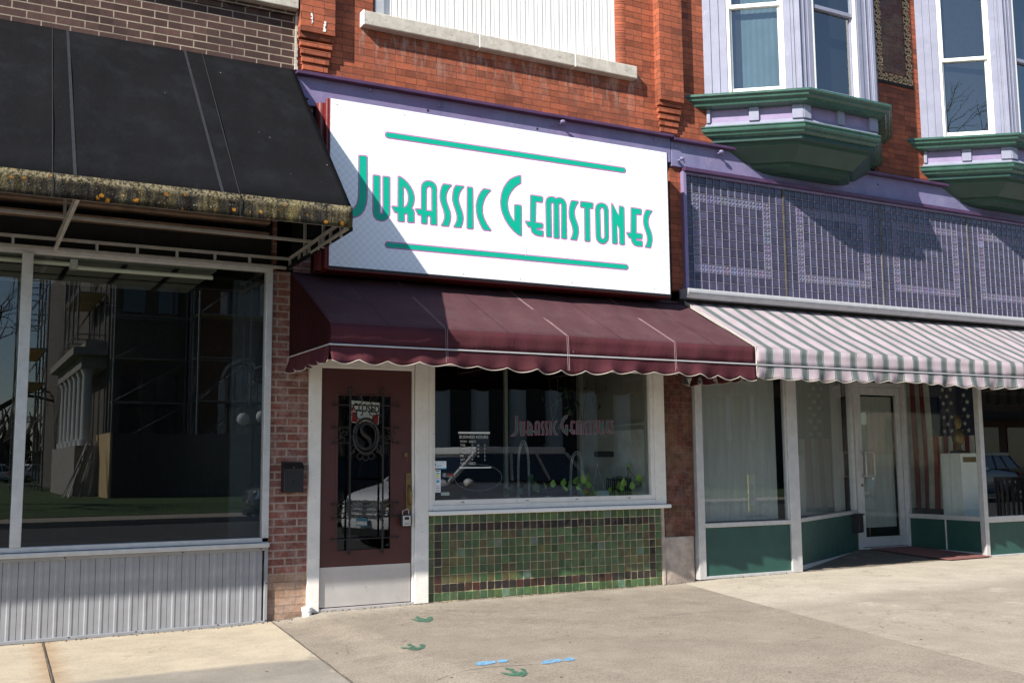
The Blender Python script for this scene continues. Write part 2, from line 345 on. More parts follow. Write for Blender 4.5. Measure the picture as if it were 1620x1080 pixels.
# ------------------------------------------------------------------ mesh helpers
class MB:
    def __init__(s): s.bm = bmesh.new(); s.tone = None
    def poly(s, pts): 
        vs = [s.bm.verts.new(p) for p in pts]
        try: return s.bm.faces.new(vs)
        except ValueError: return None
    def box(s, x0, x1, y0, y1, z0, z1):
        v = [s.bm.verts.new(p) for p in ((x0,y0,z0),(x1,y0,z0),(x1,y1,z0),(x0,y1,z0),(x0,y0,z1),(x1,y0,z1),(x1,y1,z1),(x0,y1,z1))]
        for f in ((0,3,2,1),(4,5,6,7),(0,1,5,4),(1,2,6,5),(2,3,7,6),(3,0,4,7)): s.bm.faces.new([v[i] for i in f])
        return s
    def obox(s, o, ux, uy, uz):   # origin + three edge vectors
        o, ux, uy, uz = map(Vector, (o, ux, uy, uz))
        v = [s.bm.verts.new(o+a*ux+b*uy+c*uz) for a, b, c in ((0,0,0),(1,0,0),(1,1,0),(0,1,0),(0,0,1),(1,0,1),(1,1,1),(0,1,1))]
        for f in ((0,3,2,1),(4,5,6,7),(0,1,5,4),(1,2,6,5),(2,3,7,6),(3,0,4,7)): s.bm.faces.new([v[i] for i in f])
        return s
    def tube(s, pts, r, n=8, cap=True):
        pts = [Vector(p) for p in pts]; rs = r if hasattr(r, '__len__') else [r]*len(pts)
        rings = []; prev = None
        for i, p in enumerate(pts):
            d = (pts[min(i+1, len(pts)-1)]-pts[max(i-1, 0)])
            if d.length < 1e-9: d = Vector((0, 0, 1))
            d.normalize()
            a = d.cross(Vector((0, 0, 1)))
            if a.length < .05: a = d.cross(Vector((0, 1, 0)))
            a.normalize()
            if prev is not None and a.dot(prev) < 0: a = -a
            prev = a
            b = d.cross(a)
            rings.append([s.bm.verts.new(p+(a*math.cos(t)+b*math.sin(t))*rs[i]) for t in [2*math.pi*k/n for k in range(n)]])
        for A, B in zip(rings, rings[1:]):
            for k in range(n): s.bm.faces.new((A[k], A[(k+1) % n], B[(k+1) % n], B[k]))
        if cap:
            s.bm.faces.new(rings[0][::-1]); s.bm.faces.new(rings[-1])
        return s
    def bar(s, a, b, w, h=None):   # square bar between two points
        a, b = Vector(a), Vector(b); h = h or w; d = (b-a)
        sd = d.cross(Vector((0, 0, 1)))
        if sd.length < 1e-4: sd = Vector((1, 0, 0))
        sd.normalize(); up = sd.cross(d).normalized()
        return s.obox(a-sd*w/2-up*h/2, d, sd*w, up*h)
    def prism(s, poly, vec):       # polygon (3D points) extruded by vec
        vec = Vector(vec); A = [s.bm.verts.new(Vector(p)) for p in poly]; B = [s.bm.verts.new(Vector(p)+vec) for p in poly]
        s.bm.faces.new(A[::-1]); s.bm.faces.new(B); n = len(A)
        for i in range(n): s.bm.faces.new((A[i], A[(i+1) % n], B[(i+1) % n], B[i]))
        return s
    def ball(s, c, r, sx=1, sy=1, sz=1, u=12, v=8):
        m = Matrix.Translation(Vector(c)) @ Matrix.Diagonal((sx, sy, sz, 1))
        bmesh.ops.create_uvsphere(s.bm, u_segments=u, v_segments=v, radius=r, matrix=m); return s
    def build(s, name, m, parent=None, smooth=False, bevel=0, keep=False):
        bm = s.bm
        if not keep: bmesh.ops.recalc_face_normals(bm, faces=bm.faces)
        me = bpy.data.meshes.new(name)
        off = origin_of(parent) if parent is not None else Vector((0, 0, 0))
        if off.length > 0: bmesh.ops.translate(bm, verts=bm.verts, vec=-off)
        bm.to_mesh(me); bm.free()
        return link(name, me, m, parent, smooth, bevel)
ORG = {}
def origin_of(o): return ORG.get(o.as_pointer(), Vector((0, 0, 0)))
def link(name, me, m, parent=None, smooth=False, bevel=0):
    o = bpy.data.objects.new(name, me); COL.objects.link(o)
    for mm in (m if isinstance(m, (list, tuple)) else [m]): me.materials.append(mm)
    if parent is not None:
        o.parent = parent; ORG[o.as_pointer()] = origin_of(parent)
    if smooth:
        for p in me.polygons: p.use_smooth = True
        try: me.set_sharp_from_angle(angle=RAD(40))
        except Exception: pass
    if bevel:
        b = o.modifiers.new('bevel', 'BEVEL'); b.width = bevel; b.segments = 2; b.limit_method = 'ANGLE'; b.angle_limit = RAD(40)
    return o
def tag(o, label=None, cat=None, group=None, kind=None):
    for k, v in (('label', label), ('category', cat), ('group', group), ('kind', kind)):
        if v: o[k] = v
    return o
def thing(name, label, cat, loc=(0, 0, 0), group=None):
    o = bpy.data.objects.new(name, None); COL.objects.link(o); o.location = loc; o.empty_display_size = .2
    ORG[o.as_pointer()] = Vector(loc)
    return tag(o, label, cat, group)
def copy_tree(o, parent=None):
    c = o.copy(); COL.objects.link(c); c.parent = parent
    for ch in [x for x in bpy.data.objects if x.parent == o]: copy_tree(ch, c)
    return c
def B(*a): return MB().box(*a)
def fill2d(name, loops, place, m, parent=None, depth=.0006, offset=0.0, res=1):
    """flat lettering: closed loops (u, v) -> thin solid; place(u, v, w) -> world"""
    cu = bpy.data.curves.new('tmp', 'CURVE'); cu.dimensions = '2D'; cu.fill_mode = 'BOTH'; cu.extrude = depth/2; cu.offset = offset
    for lp in loops:
        sp = cu.splines.new('POLY'); sp.points.add(len(lp)-1); sp.use_cyclic_u = True
        for p, (a, b) in zip(sp.points, lp): p.co = (a, b, 0, 1)
    return curve_mesh(name, cu, place, m, parent)
def curve_mesh(name, cu, place, m, parent=None):
    t = bpy.data.objects.new('tmp', cu); COL.objects.link(t)
    dg = bpy.context.evaluated_depsgraph_get(); dg.update()
    me = bpy.data.meshes.new_from_object(t.evaluated_get(dg)); bpy.data.objects.remove(t); bpy.data.curves.remove(cu)
    off = origin_of(parent) if parent is not None else Vector((0, 0, 0))
    for v in me.vertices: v.co = Vector(place(v.co.x, v.co.y, v.co.z)) - off
    me.name = name; me.materials.clear()
    return link(name, me, m, parent)
def text(name, body, size, place, m, parent=None, depth=.0006, bold=0.0, xscale=1.0, align='LEFT'):
    cu = bpy.data.curves.new('tmp', 'FONT'); cu.body = body; cu.size = size; cu.extrude = depth/2; cu.offset = bold; cu.align_x = align
    return curve_mesh(name, cu, lambda u, v, w_: place(u*xscale, v, w_), m, parent)

# ================================================================== GROUND
def gz(x):   # the pavement climbs gently to the right
    xs = [-7, -3.4, -1.75, -1.30, -1.05, 0, 2.7, 3.3, 7, 14]; zs = [-.078, -.074, -.066, -.045, -.008, -.002, 0, .022, .042, .05]
    return float(np.interp(x, xs, zs))
YC = -5.45   # kerb line
def slab(xa0, xa1, xb0, xb1, m, name='sidewalk', n=24, y0=0.0):
    """slab between two joints; *a = x at wall, *b = x at the kerb"""
    b = MB(); R = []
    for i in range(n+1):
        t = i/n; row = []
        for j in range(9):
            s_ = j/8; y = y0+(YC-y0)*s_
            x = (xa0+(xa1-xa0)*t)*(1-s_)+(xb0+(xb1-xb0)*t)*s_
            row.append(b.bm.verts.new((x, y, gz(x)+.004*y)))
        R.append(row)
    for i in range(n):
        for j in range(8): b.bm.faces.new((R[i][j], R[i][j+1], R[i+1][j+1], R[i+1][j]))
    e = [f for f in b.bm.faces]
    r = bmesh.ops.extrude_face_region(b.bm, geom=e)
    bmesh.ops.translate(b.bm, verts=[v for v in r['geom'] if isinstance(v, bmesh.types.BMVert)], vec=(0, 0, -.14))
    return tag(b.build(name, m), kind='structure')
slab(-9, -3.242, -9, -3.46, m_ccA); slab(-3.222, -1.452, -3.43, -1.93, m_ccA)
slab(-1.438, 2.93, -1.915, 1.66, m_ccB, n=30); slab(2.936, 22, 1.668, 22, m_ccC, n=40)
jb = MB()
for xa, xb in ((-3.232, -3.445), (-1.445, -1.92)):
    pts = []
    for i in range(40):
        s_ = i/39; x = xa+(xb-xa)*s_+random.uniform(-.003, .003); y = YC*s_
        pts.append((x, y, gz(x)+.004*y-.004+random.uniform(-.003, .002)))
    jb.tube(pts, .009, 5)
tag(jb.build('joint_filler', m_joint), kind='structure')
# old score lines in the paving
def score(pts, w=.006, m=m_joint):
    q = [bz(x, y, 0.0) for x, y in pts]; P = []
    for a, b_ in zip(q, q[1:]):
        k = max(2, int((b_-a).length/.08))
        for i in range(k): P.append(a+(b_-a)*i/k)
    b = MB(); L = []; 
    for i, p in enumerate(P):
        w2 = w*random.uniform(.15, .6); jx, jy = random.uniform(-.006, .006), random.uniform(-.006, .006)
        z = gz(p.x)+.004*p.y+.0025
        L.append((b.bm.verts.new((p.x+jx, p.y+jy-w2, z)), b.bm.verts.new((p.x+jx, p.y+jy+w2, z))))
    for (a0, a1), (b0, b1) in zip(L, L[1:]): b.bm.faces.new((a0, b0, b1, a1))
    return tag(b.build('pavement_crack', m), kind='structure')
score([(1288, 915), (1340, 920), (1380, 926)], .007); score([(1470, 900), (1540, 905), (1620, 915)], .004)
score([(500, 890+88), (520, 1004), (548, 1010), (552, 1025)], .006)
score([(690, 1062), (770, 1050), (850, 1046), (870, 1048)], .006); score([(770, 1053), (800, 1070)], .006)
score([(590, 1007), (620, 1003), (640, 1010)], .005)
score([(960, 962), (985, 978), (1010, 984)], .006); score([(1030, 975), (1090, 968), (1150, 965)], .005)
score([(1000, 989), (1060, 1006), (1115, 1022)], .004, m_stone); score([(1130, 1028), (1180, 1043), (1235, 1056)], .004, m_stone); score([(1262, 1064), (1300, 1074)], .005, m_stone)
score([(445, 985), (470, 983), (505, 990), (530, 1000)], .006); score([(640, 958), (700, 968), (730, 962)], .004); score([(860, 1010), (900, 1003), (960, 1008), (1010, 1000)], .004)
rg0 = random.Random(21); db = MB()
for k in range(150):
    px, py = rg0.uniform(20, 1600), rg0.choice((rg0.uniform(900, 1075), rg0.uniform(940, 1000))); P = bz(px, py, 0)
    if P.y > -.02 or P.y < YC: continue
    r = rg0.uniform(.003, .011); z = gz(P.x)+.004*P.y+.003; n_ = 7; ph = rg0.random()*6
    db.poly([(P.x+r*math.cos(ph+6.283*i/n_)*rg0.uniform(.7, 1.3), P.y+r*math.sin(ph+6.283*i/n_)*rg0.uniform(.7, 1.3), z) for i in range(n_)])
for k in range(260):
    x = rg0.uniform(-3.4, 4.4); y = -abs(rg0.gauss(0, .035))-.012; r = rg0.uniform(.0025, .007)
    bmesh.ops.create_icosphere(db.bm, subdivisions=1, radius=r, matrix=Matrix.Translation((x, y-(.03 if x < -1 else 0), gz(x)+r*.6)))
tag(db.build('grit', m_joint), 'scattered gum spots, grit and crumbs on the pavement', 'grit', kind='stuff')
# kerb, road, far side
kb = MB().box(-60, 80, YC-.16, YC, -.24, -.028); tag(kb.build('kerb', m_ccR, bevel=.015), kind='structure')
tag(B(-150, 150, -19.5, YC-.1, -.9, -.20).build('road', m_asph), kind='structure')
tag(B(-150, 150, -19.7, -19.5, -.9, -.06).build('kerb', m_ccR), kind='structure')
tag(B(-150, 150, -22, -19.7, -.9, -.065).build('sidewalk', m_ccR), kind='structure')
tag(B(-200, 250, -240, -22, -.9, -.05).build('lawn', m_lawn), kind='structure')
tag(B(-200, 250, -240, 160, -1.6, -.95).build('ground', m_asph), kind='structure')
for x in (8.6, 11.4):
    tag(B(x, x+.1, -10.5, -5.8, -.199, -.196).build('parking_line', m_white), kind='structure')
# entry ramp in the recess
rb = MB()
rb.poly([(4.5, .0, .030), (7.75, .0, .042), (7.75, 1.30, .10), (6.75, 1.30, .10)])
rb.poly([(4.5, .0, .030), (6.75, 1.30, .10), (4.4, 1.3, .1)])
tag(rb.build('entry_ramp', m_ccR), kind='structure')

# ================================================================== LEFT BUILDING (brown brick)
LB = thing('brown_brick_building', 'dark brown brick shop building at the left with corrugated metal under a wide dark window', 'building', (-3.4, 0, -.06))
B(-9, -1.315, 0, .30, 4.80, 5.365).build('wall', m_darkbrick, LB)
B(-9, -1.315, 0, .30, 5.58, 9).build('wall', m_darkbrick, LB)
cb = MB().box(-9, -1.93, -.012, .0, 5.318, 5.362); cb.box(-9, -1.32, -.025, .0, 5.365, 5.40); cb.build('brick_course', m_darkbrick, LB)
B(-9, -1.312, -.10, .32, 5.405, 5.575).build('stone_band', m_stone, LB, bevel=.008)
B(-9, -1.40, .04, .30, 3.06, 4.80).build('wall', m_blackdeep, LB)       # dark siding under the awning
# shelf / roller housing under the awning
hb = MB().box(-9, -1.55, -.16, .03, 3.37, 3.45); hb.box(-9, -1.55, -.12, .03, 3.26, 3.30)
m_rust = mat('rusty_brown_metal', (.17, .11, .075), .7, var=.35, scale=7); hb.build('metal_housing', m_rust, LB, bevel=.006)
# window
wf = MB()
wf.box(-9, -1.487, -.03, .05, 2.965, 3.03); wf.box(-1.545, -1.487, -.035, .05, .57, 2.965)
wf.box(-9, -1.487, -.035, .05, .615, .655); wf.box(-9, -1.487, -.075, .05, .575, .612)
wf.build('window_frame', m_alu, LB, bevel=.004)
B(-3.50, -3.42, -.045, .05, .655, 2.965).build('mullion', m_alu, LB, bevel=.004)
def pane(x0, x1, y, z0, z1, parent, m=None, name='glass'):
    b = MB(); b.poly([(x0, y, z0), (x1, y, z0), (x1, y, z1), (x0, y, z1)]); return b.build(name, m or m_gwin, parent)
pane(-9, -3.5, .012, .655, 2.965, LB); pane(-3.42, -1.545, .012, .655, 2.965, LB)
# corrugated panel
xs = []; x = -9.0; prof = []
b = MB(); X = -9.0; pts = []
per = .1115
while X < -1.52:
    pts += [(X, -.012), (X+.034, -.012), (X+.042, -.017), (X+.058, -.017), (X+.070, -.012), (X+.108, -.012), (X+.1095, .0), (X+.1113, .0)]
    X += per
pts = [p for p in pts if p[0] < -1.50]
L = [(b.bm.verts.new((px, py, -.06)), b.bm.verts.new((px, py, .545))) for px, py in pts]
for (a0, a1), (b0, b1) in zip(L, L[1:]): b.bm.faces.new((a0, b0, b1, a1))
b.build('corrugated_panel', m_corr, LB, keep=True)
tr = MB().box(-9, -1.487, -.032, .0, .545, .572); tr.prism([(-9, -.034, -.085), (-1.487, -.034, -.068), (-1.487, -.034, -.042), (-9, -.034, -.058)], (0, .034, 0)); tr.box(-1.515, -1.487, -.033, .0, -.042, .545)
tr.build('panel_trim', m_corr, LB, bevel=.003)
for px, pz in ((-3.1, .56), (-2.2, .56), (-1.55, .56), (-3.05, -.052), (-2.55, -.048), (-1.9, -.045), (-1.5, .27), (-1.5, -.04), (-1.6, -.04)): MB().ball((px, -.035, pz), .006, 1, .5, 1, 8, 6).build('screw', m_black, LB)
B(-9, -1.49, .0, .06, -.1, .60).build('bulkhead', m_dark_room, LB)
# interior
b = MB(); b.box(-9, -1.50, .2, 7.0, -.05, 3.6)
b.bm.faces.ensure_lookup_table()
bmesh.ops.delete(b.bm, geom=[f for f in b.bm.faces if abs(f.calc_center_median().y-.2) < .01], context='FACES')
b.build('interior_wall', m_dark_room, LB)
cb = MB().box(-9, -1.95, .10, 1.42, 2.96, 3.02)
cb.build('display_ceiling', m_ceil, LB)
lt = MB()
for x in (-3.15, -2.72, -2.3): lt.box(x, x+.035, .12, 1.42, 2.942, 2.958)
for y in (.45, .85): lt.box(-9, -1.95, y, y+.012, 2.95, 2.959)
lt.build('ceiling_batten', m_black, LB)
for x0, x1, z in ((-9, -3.14, 2.925), (-3.08, -1.98, 2.90)):
    b = MB().tube([(x0, .12, z), (x1, .12, z)], .019, 10); b.build('fluorescent_tube', m_tube, LB, smooth=True)
B(-3.14, -3.08, .08, .16, 2.88, 2.965).build('lamp_holder', m_alu, LB, bevel=.004)
b = MB()
b.box(-1.78, -1.52, .16, .22, -.05, 2.9); b.build('interior_post', mat('grey_partition', (.022, .030, .038), .9), LB)
B(-9, -1.55, .1, 1.4, .45, .60).build('display_floor', m_dark_room, LB)

# ================================================================== RED BRICK BUILDING
RB = thing('red_brick_building', 'two storey red brick building with a purple steel beam, bay windows and two storefronts', 'building', (2.0, 0, 0))
# upper wall with the boarded window opening
B(-1.30, -.56, .0, .35, 4.84, 9.6).build('wall', m_redbrick, RB)
wl = MB().box(-.56, 2.24, .0, .35, 4.84, 5.385); wl.box(2.36, 14, .0, .35, 4.84, 9.6); wl.box(-.56, 2.36, .0, .35, 7.9, 9.6); wl.box(2.24, 2.36, .0, .35, 4.84, 5.385)
wl.build('wall', m_redbrick, RB)
B(-.56, 2.36, .30, .36, 5.385, 7.9).build('wall', m_blackdeep, RB)
# rounded jamb bricks
rj = MB()
for k in range(38):
    z = 5.545+k*.0665
    rj.tube([(2.345, .105, z+.002), (2.345, .105, z+.0640)], .106, 20)
rj.build('rounded_jamb', m_redbrick, RB, smooth=True)
rj = MB()
rj.box(-.66+.10, -.56+.03, .04, .3, 5.53, 7.9); rj.build('window_jamb', m_pierbrick, RB)
# stone sill in three lengths
x = -.675
for k, (x0, x1) in enumerate(((-.675, .535), (.54, 1.655), (1.66, 2.445))):
    B(x0, x1, -.095, .26, 5.388, 5.528).build('stone_sill', m_stone, RB, bevel=.010)
for xj in (.530, 1.650, -.689): B(xj, xj+.014, -.097, .06, 5.386, 5.530).build('mortar_joint', m_white, RB)
# white corrugated siding in the opening
b = MB(); X = -.44; pts = []
while X < 2.24:
    pts += [(X, .06), (X+.006, .05), (X+.045, .05), (X+.050, .055), (X+.092, .055), (X+.0965, .062), (X+.0990, .098), (X+.1005, .098)]
    X += .1022
L = [(b.bm.verts.new((px, py, 5.52)), b.bm.verts.new((px, py, 7.9))) for px, py in pts]
for (a0, a1), (b0, b1) in zip(L, L[1:]): b.bm.faces.new((a0, b0, b1, a1))
m_siding = mat('white_metal_siding', (.80, .78, .74), .45, var=.04, scale=3)
b.build('metal_siding', m_siding, RB, keep=True)
B(-.53, -.435, .02, .12, 5.52, 7.9).build('siding_trim', m_alu, RB, bevel=.004)
# pilasters with corbelled feet
def pilaster(x0, x1, d=.108):
    b = MB(); b.box(x0, x1, -d, -.001, 5.205, 9.6)
    for k in range(5):
        z = 5.205-(k+1)*.0705
        kk = k*.017; b.box(x0+.012*k, x1-.004-.009*k, -(d-.030-kk*.75), -.001, z+.020, z+.0705)
        b.box(x0+.012*k+.004, x1-.008-.009*k, -(d-.078-kk*.3), -.001, z, z+.020)
    return b.build('pilaster', m_redbrick, RB, bevel=.004)
pilaster(-1.295, -.965); pilaster(2.735, 3.055)
for q, s_ in (((493, 31), .07), ((513, 44), .05)):
    P = by(*q, -.112); pm = MB()
    for k in range(7):
        pm.box(P.x+random.uniform(-.012, .005), P.x+random.uniform(.006, .018), -.1125-.0004*k, -.11, P.z+.014*k-.04, P.z+.014*k-.024)
    pm.build('paint_drip', m_white, RB)
# mortar seam at the party wall
sm = MB()
for k in range(24):
    sm.box(-1.318, -1.298+random.uniform(-.006, .008), -.02, .02, 4.86+k*.03, 4.892+k*.03)
sm.build('party_wall_seam', m_stone, RB)
# purple steel beam
bm_ = MB(); bm_.box(-1.315, 2.905, -.035, .02, 4.535, 4.80); bm_.box(2.915, 14, -.035, .02, 4.50, 4.775)
bm_.build('steel_beam', m_beam, RB, bevel=.004)
fl = MB(); fl.box(-1.318, 2.908, -.105, .0, 4.800, 4.832); fl.box(2.912, 14, -.105, .0, 4.776, 4.806)
fl.box(3.06, 14, -.085, -.0, 4.455, 4.498)
fl.build('beam_flange', m_beamdk, RB, bevel=.004)
for q in ((455+2, 130+4), (587, 142), (696, 167), (874, 198), (1038, 222), (1070, 231)):
    P = by(*q, -.05)
    MB().ball((P.x, -.04, P.z), .020, 1, .9, 1, 12, 8).build('bolt', m_beam, RB, smooth=True)
for q in ((486, 157), (677, 175), (850, 204), (1389, 268), (1389, 292), (1388-90, 250)):
    P = by(*q, -.035)
    MB().tube([(P.x, -.034, P.z), (P.x, -.0372, P.z)], .012, 12).build('bolt_hole', m_blackdeep, RB)
for q in ((886, 196), (1136, 243), (1074, 254)):
    P = by(*q, -.05); b = MB()
    b.tube([(P.x, -.03, P.z), (P.x, -.10, P.z+.004)], .010, 8); b.ball((P.x, -.11, P.z+.004), .026, 1.2, .8, .8, 12, 8)
    b.tube([(P.x-.03, -.05, P.z-.005), (P.x+.02, -.10, P.z+.0), (P.x+.05, -.09, P.z-.03)], .007, 6)
    b.build('anchor_bolt', m_beam, RB, smooth=True)
# brick strip beside the transom, dark backing behind the sign
B(2.905, 3.075, .0, .35, 3.12, 4.50).build('brick_strip', m_redbrick, RB)
B(-1.315, 2.905, .03, .35, 2.99, 4.535).build('wall', m_blackdeep, RB)
B(-1.46, 2.905, .03, .35, 2.25, 2.99).build('wall', m_blackdeep, RB)
# left brick pier
B(-1.487, -1.135, .0, .35, .33, 4.80).build('brick_pier', m_pierbrick, RB)
m_pale = brick('painted_brick', (.40, .26, .175), (.31, .19, .125), (.26, .18, .13), .205, .0672, .006, dark=(.24, .12, .075), bumpd=.014, chalk=.5)
B(-1.484, -1.137, .003, .35, -.08, .33).build('pier_base', m_pale, RB)
B(-1.45, -1.30, .0, .35, 2.98, 4.8).build('brick_pier', m_pierbrick, RB)
# right brick pier
B(2.745, 3.135, .02, .4, .485, 3.0).build('brick_pier', m_glazedbrick, RB)
sb = MB().prism([(2.70, .0, -.05), (3.045, .0, -.03), (3.13, .03, -.03), (3.13, .03, .487), (3.03, .005, .487), (2.715, .005, .487)], (0, .35, 0))
sb.build('pier_base', m_plinth, RB, bevel=.012)
# ---- gem shop door
jm = MB(); jm.prism([(-1.137, -.035, -.015), (-1.03, -.035, -.010), (-1.028, -.035, 2.215), (-1.143, -.035, 2.215)], (0, .09, 0))
jm.box(-1.028, -.128, -.030, .05, 2.135, 2.215)
jm.prism([(-.128, -.035, .0), (.012, -.035, .0), (.012, -.035, 2.30), (-.122, -.035, 2.30)], (0, .09, 0))
jm.build('door_frame', m_whiteold, RB, bevel=.006)
B(-.148, -.129, -.02, .03, .02, 2.135).build('door_stop', m_whiteold, RB, bevel=.003)
B(-1.03, -.13, -.02, .06, -.012, .018).build('threshold', m_steel, RB, bevel=.004)
DRm = MB()
DRm.box(-1.024, -.872, .0, .045, .022, 2.128); DRm.box(-.350, -.152, .0, .045, .022, 2.128)
DRm.box(-.872, -.350, .0, .045, 1.90, 2.128); DRm.box(-.872, -.350, .0, .045, .022, .503)
DOOR = DRm.build('door', m_maroon, RB)
pane(-.872, -.350, .02, .503, 1.90, DOOR)
bd = MB()
for a in ((-.880, -.862, -.006, .01, .495, 1.908), (-.358, -.342, -.006, .01, .495, 1.908), (-.862, -.358, -.006, .01, 1.893, 1.908), (-.862, -.358, -.006, .01, .495, .510)): bd.box(*a)
bd.build('glazing_bead', m_maroon, DOOR, bevel=.003)
B(-1.020, -.158, -.004, -.0005, .026, .370).build('kick_plate', m_steel, DOOR, bevel=.001)
# handle
P = by(642, 782, -.01)
hp = B(-.205, -.150, -.010, -.0005, .845, 1.19).build('handle_plate', m_brass, DOOR, bevel=.004)
MB().tube([(-.178, -.012, .90), (-.178, -.045, .91), (-.176, -.058, .97), (-.176, -.052, 1.03), (-.178, -.03, 1.065), (-.178, -.01, 1.07)], [.008, .010, .013, .012, .009, .008], 8).build('handle', m_brass, DOOR, smooth=True)
P = by(642, 719, -.01)
MB().tube([(P.x, -.0, P.z), (P.x, -.016, P.z)], .022, 16).tube([(P.x+.01, -.001, P.z-.05), (P.x+.01, -.012, P.z-.05)], .008, 10).build('deadbolt', m_brass, DOOR, smooth=True)
# wrought iron grille
g = MB(); gy = -.035
def gp(x, y): P = by(x, y, gy); return (P.x, gy, P.z)
XL, XR = gp(554, 700)[0], gp(606, 700)[0]
ZT, ZB = gp(580, 615)[2], gp(580, 874)[2]
for X in (XL, XR):
    g.tube([(X, gy, ZT), (X, gy, ZB)], .0095, 6)
    for z, s_ in ((ZT, 1), (ZB, -1)):
        g.ball((X, gy, z), .016, 1, 1, 1, 8, 6)
hz = [by(580, y, gy).z for y in (641, 676, 700, 796, 818, 851)]
for i, z in enumerate(hz):
    full = i in (0, 5); xa, xb = gp(528, 700)[0], gp(630, 700)[0]
    if full: g.tube([(xa, gy, z), (xb, gy, z)], .006, 6)
    else:
        g.tube([(xa, gy, z), (XL, gy, z)], .006, 6); g.tube([(XR, gy, z), (xb, gy, z)], .006, 6)
    for x_ in (xa, xb):
        g.tube([(x_+.010*math.cos(t), gy, z+.010*math.sin(t)) for t in np.linspace(0, 5.6, 9)], .0055, 5)
def scroll(cx, cz, r0, r1, a0, a1, n=16, r=.0055):
    g.tube([(cx+(r0+(r1-r0)*t)*math.cos(a0+(a1-a0)*t), gy, cz+(r0+(r1-r0)*t)*math.sin(a0+(a1-a0)*t)) for t in np.linspace(0, 1, n)], r, 5)
oc = by(579, 689, gy)
for rr, k in ((1, .013), (.80, .008)):
    g.tube([(oc.x+.118*rr*math.cos(t), gy, oc.z+.155*rr*math.sin(t)) for t in np.linspace(0, 2*math.pi, 33)], k, 6)
# letter S in the oval
Sx = [(.055, .075), (.045, .10), (.015, .112), (-.025, .10), (-.045, .065), (-.035, .03), (-.005, .0), (.035, -.03), (.05, -.065), (.035, -.10), (.0, -.115), (-.035, -.105), (-.055, -.075)]
rs = [.006, .010, .012, .012, .014, .018, .021, .019, .015, .012, .010, .010, .006]
g.tube([(oc.x+a, gy, oc.z+c) for a, c in Sx], rs, 7)
for s_ in (-1, 1):
    scroll(oc.x+s_*.055, oc.z+.20, .052, .012, (0 if s_ > 0 else math.pi)-s_*1.4, (0 if s_ > 0 else math.pi)+s_*4.6)
    scroll(oc.x+s_*.115, oc.z+.165, .05, .012, -1.2 if s_ > 0 else math.pi+1.2, (-1.2+5 if s_ > 0 else math.pi+1.2-5))
    scroll(oc.x+s_*.115, oc.z-.13, .045, .010, 1.5, 1.5-s_*4.2)
    scroll(oc.x+s_*.055, oc.z-.185, .03, .026, 0, 6.28)
    for zz0, zz1 in ((hz[1], hz[2]), (hz[3], hz[4])):
        for q in (-1, 1):
            xm = (gp(541, 700)[0] if s_ < 0 else gp(618, 700)[0]); zm = (zz0+zz1)/2
            scroll(xm, zm+q*abs(zz0-zz1)*.27, .034, .010, q*1.57, q*1.57+5.2, 12, .005)
            scroll(xm-.03*q, zm-q*.01, .030, .010, 3.1, 3.1+q*4.4, 12, .0045)
scroll(oc.x, oc.z-.195, .03, .026, 0, 6.28)
for s_ in (-1, 1):
    g.tube([(oc.x+s_*.12, gy, oc.z-.02), ((XL if s_ < 0 else XR), gy, oc.z)], .008, 5)
    g.tube([(oc.x+s_*.10, gy, oc.z-.10), ((XL if s_ < 0 else XR), gy, oc.z-.19)], .007, 5)
    scroll(oc.x+s_*.085, oc.z+.32, .05, .045, 1.57, 1.57+s_*3.1)
g.build('iron_grille', m_iron, DOOR, smooth=True)
# ---- gem shop window
fr = MB()
for a in ((.012, .055, -.03, .05, .835, 2.30), (2.60, 2.735, -.03, .05, .835, 2.34), (.055, 2.60, -.03, .05, .835, .885), (.055, 2.60, -.03, .05, 2.245, 2.34)): fr.box(*a)
fr.build('window_frame', m_whiteold, RB, bevel=.006)
f2 = MB()
for a in ((.055, .083, -.018, .04, .885, 2.245), (2.555, 2.60, -.018, .04, .885, 2.245), (.083, 2.555, -.018, .04, .885, .932), (.083, 2.555, -.018, .04, 2.2, 2.245)): f2.box(*a)
f2.build('inner_frame', m_whiteold, RB, bevel=.004)
B(.010, 2.765, -.075, .03, .793, .832).build('window_sill', m_white, RB, bevel=.008)
for x_ in (.35, 1.05, 1.62, 2.25):
    P = by(700+x_*125, 792, -.02); B(x_, x_+.035, -.0195, -.017, .904, .910).build('weep_hole', m_black, RB)
pane(.083, 2.555, .022, .932, 2.2, RB)
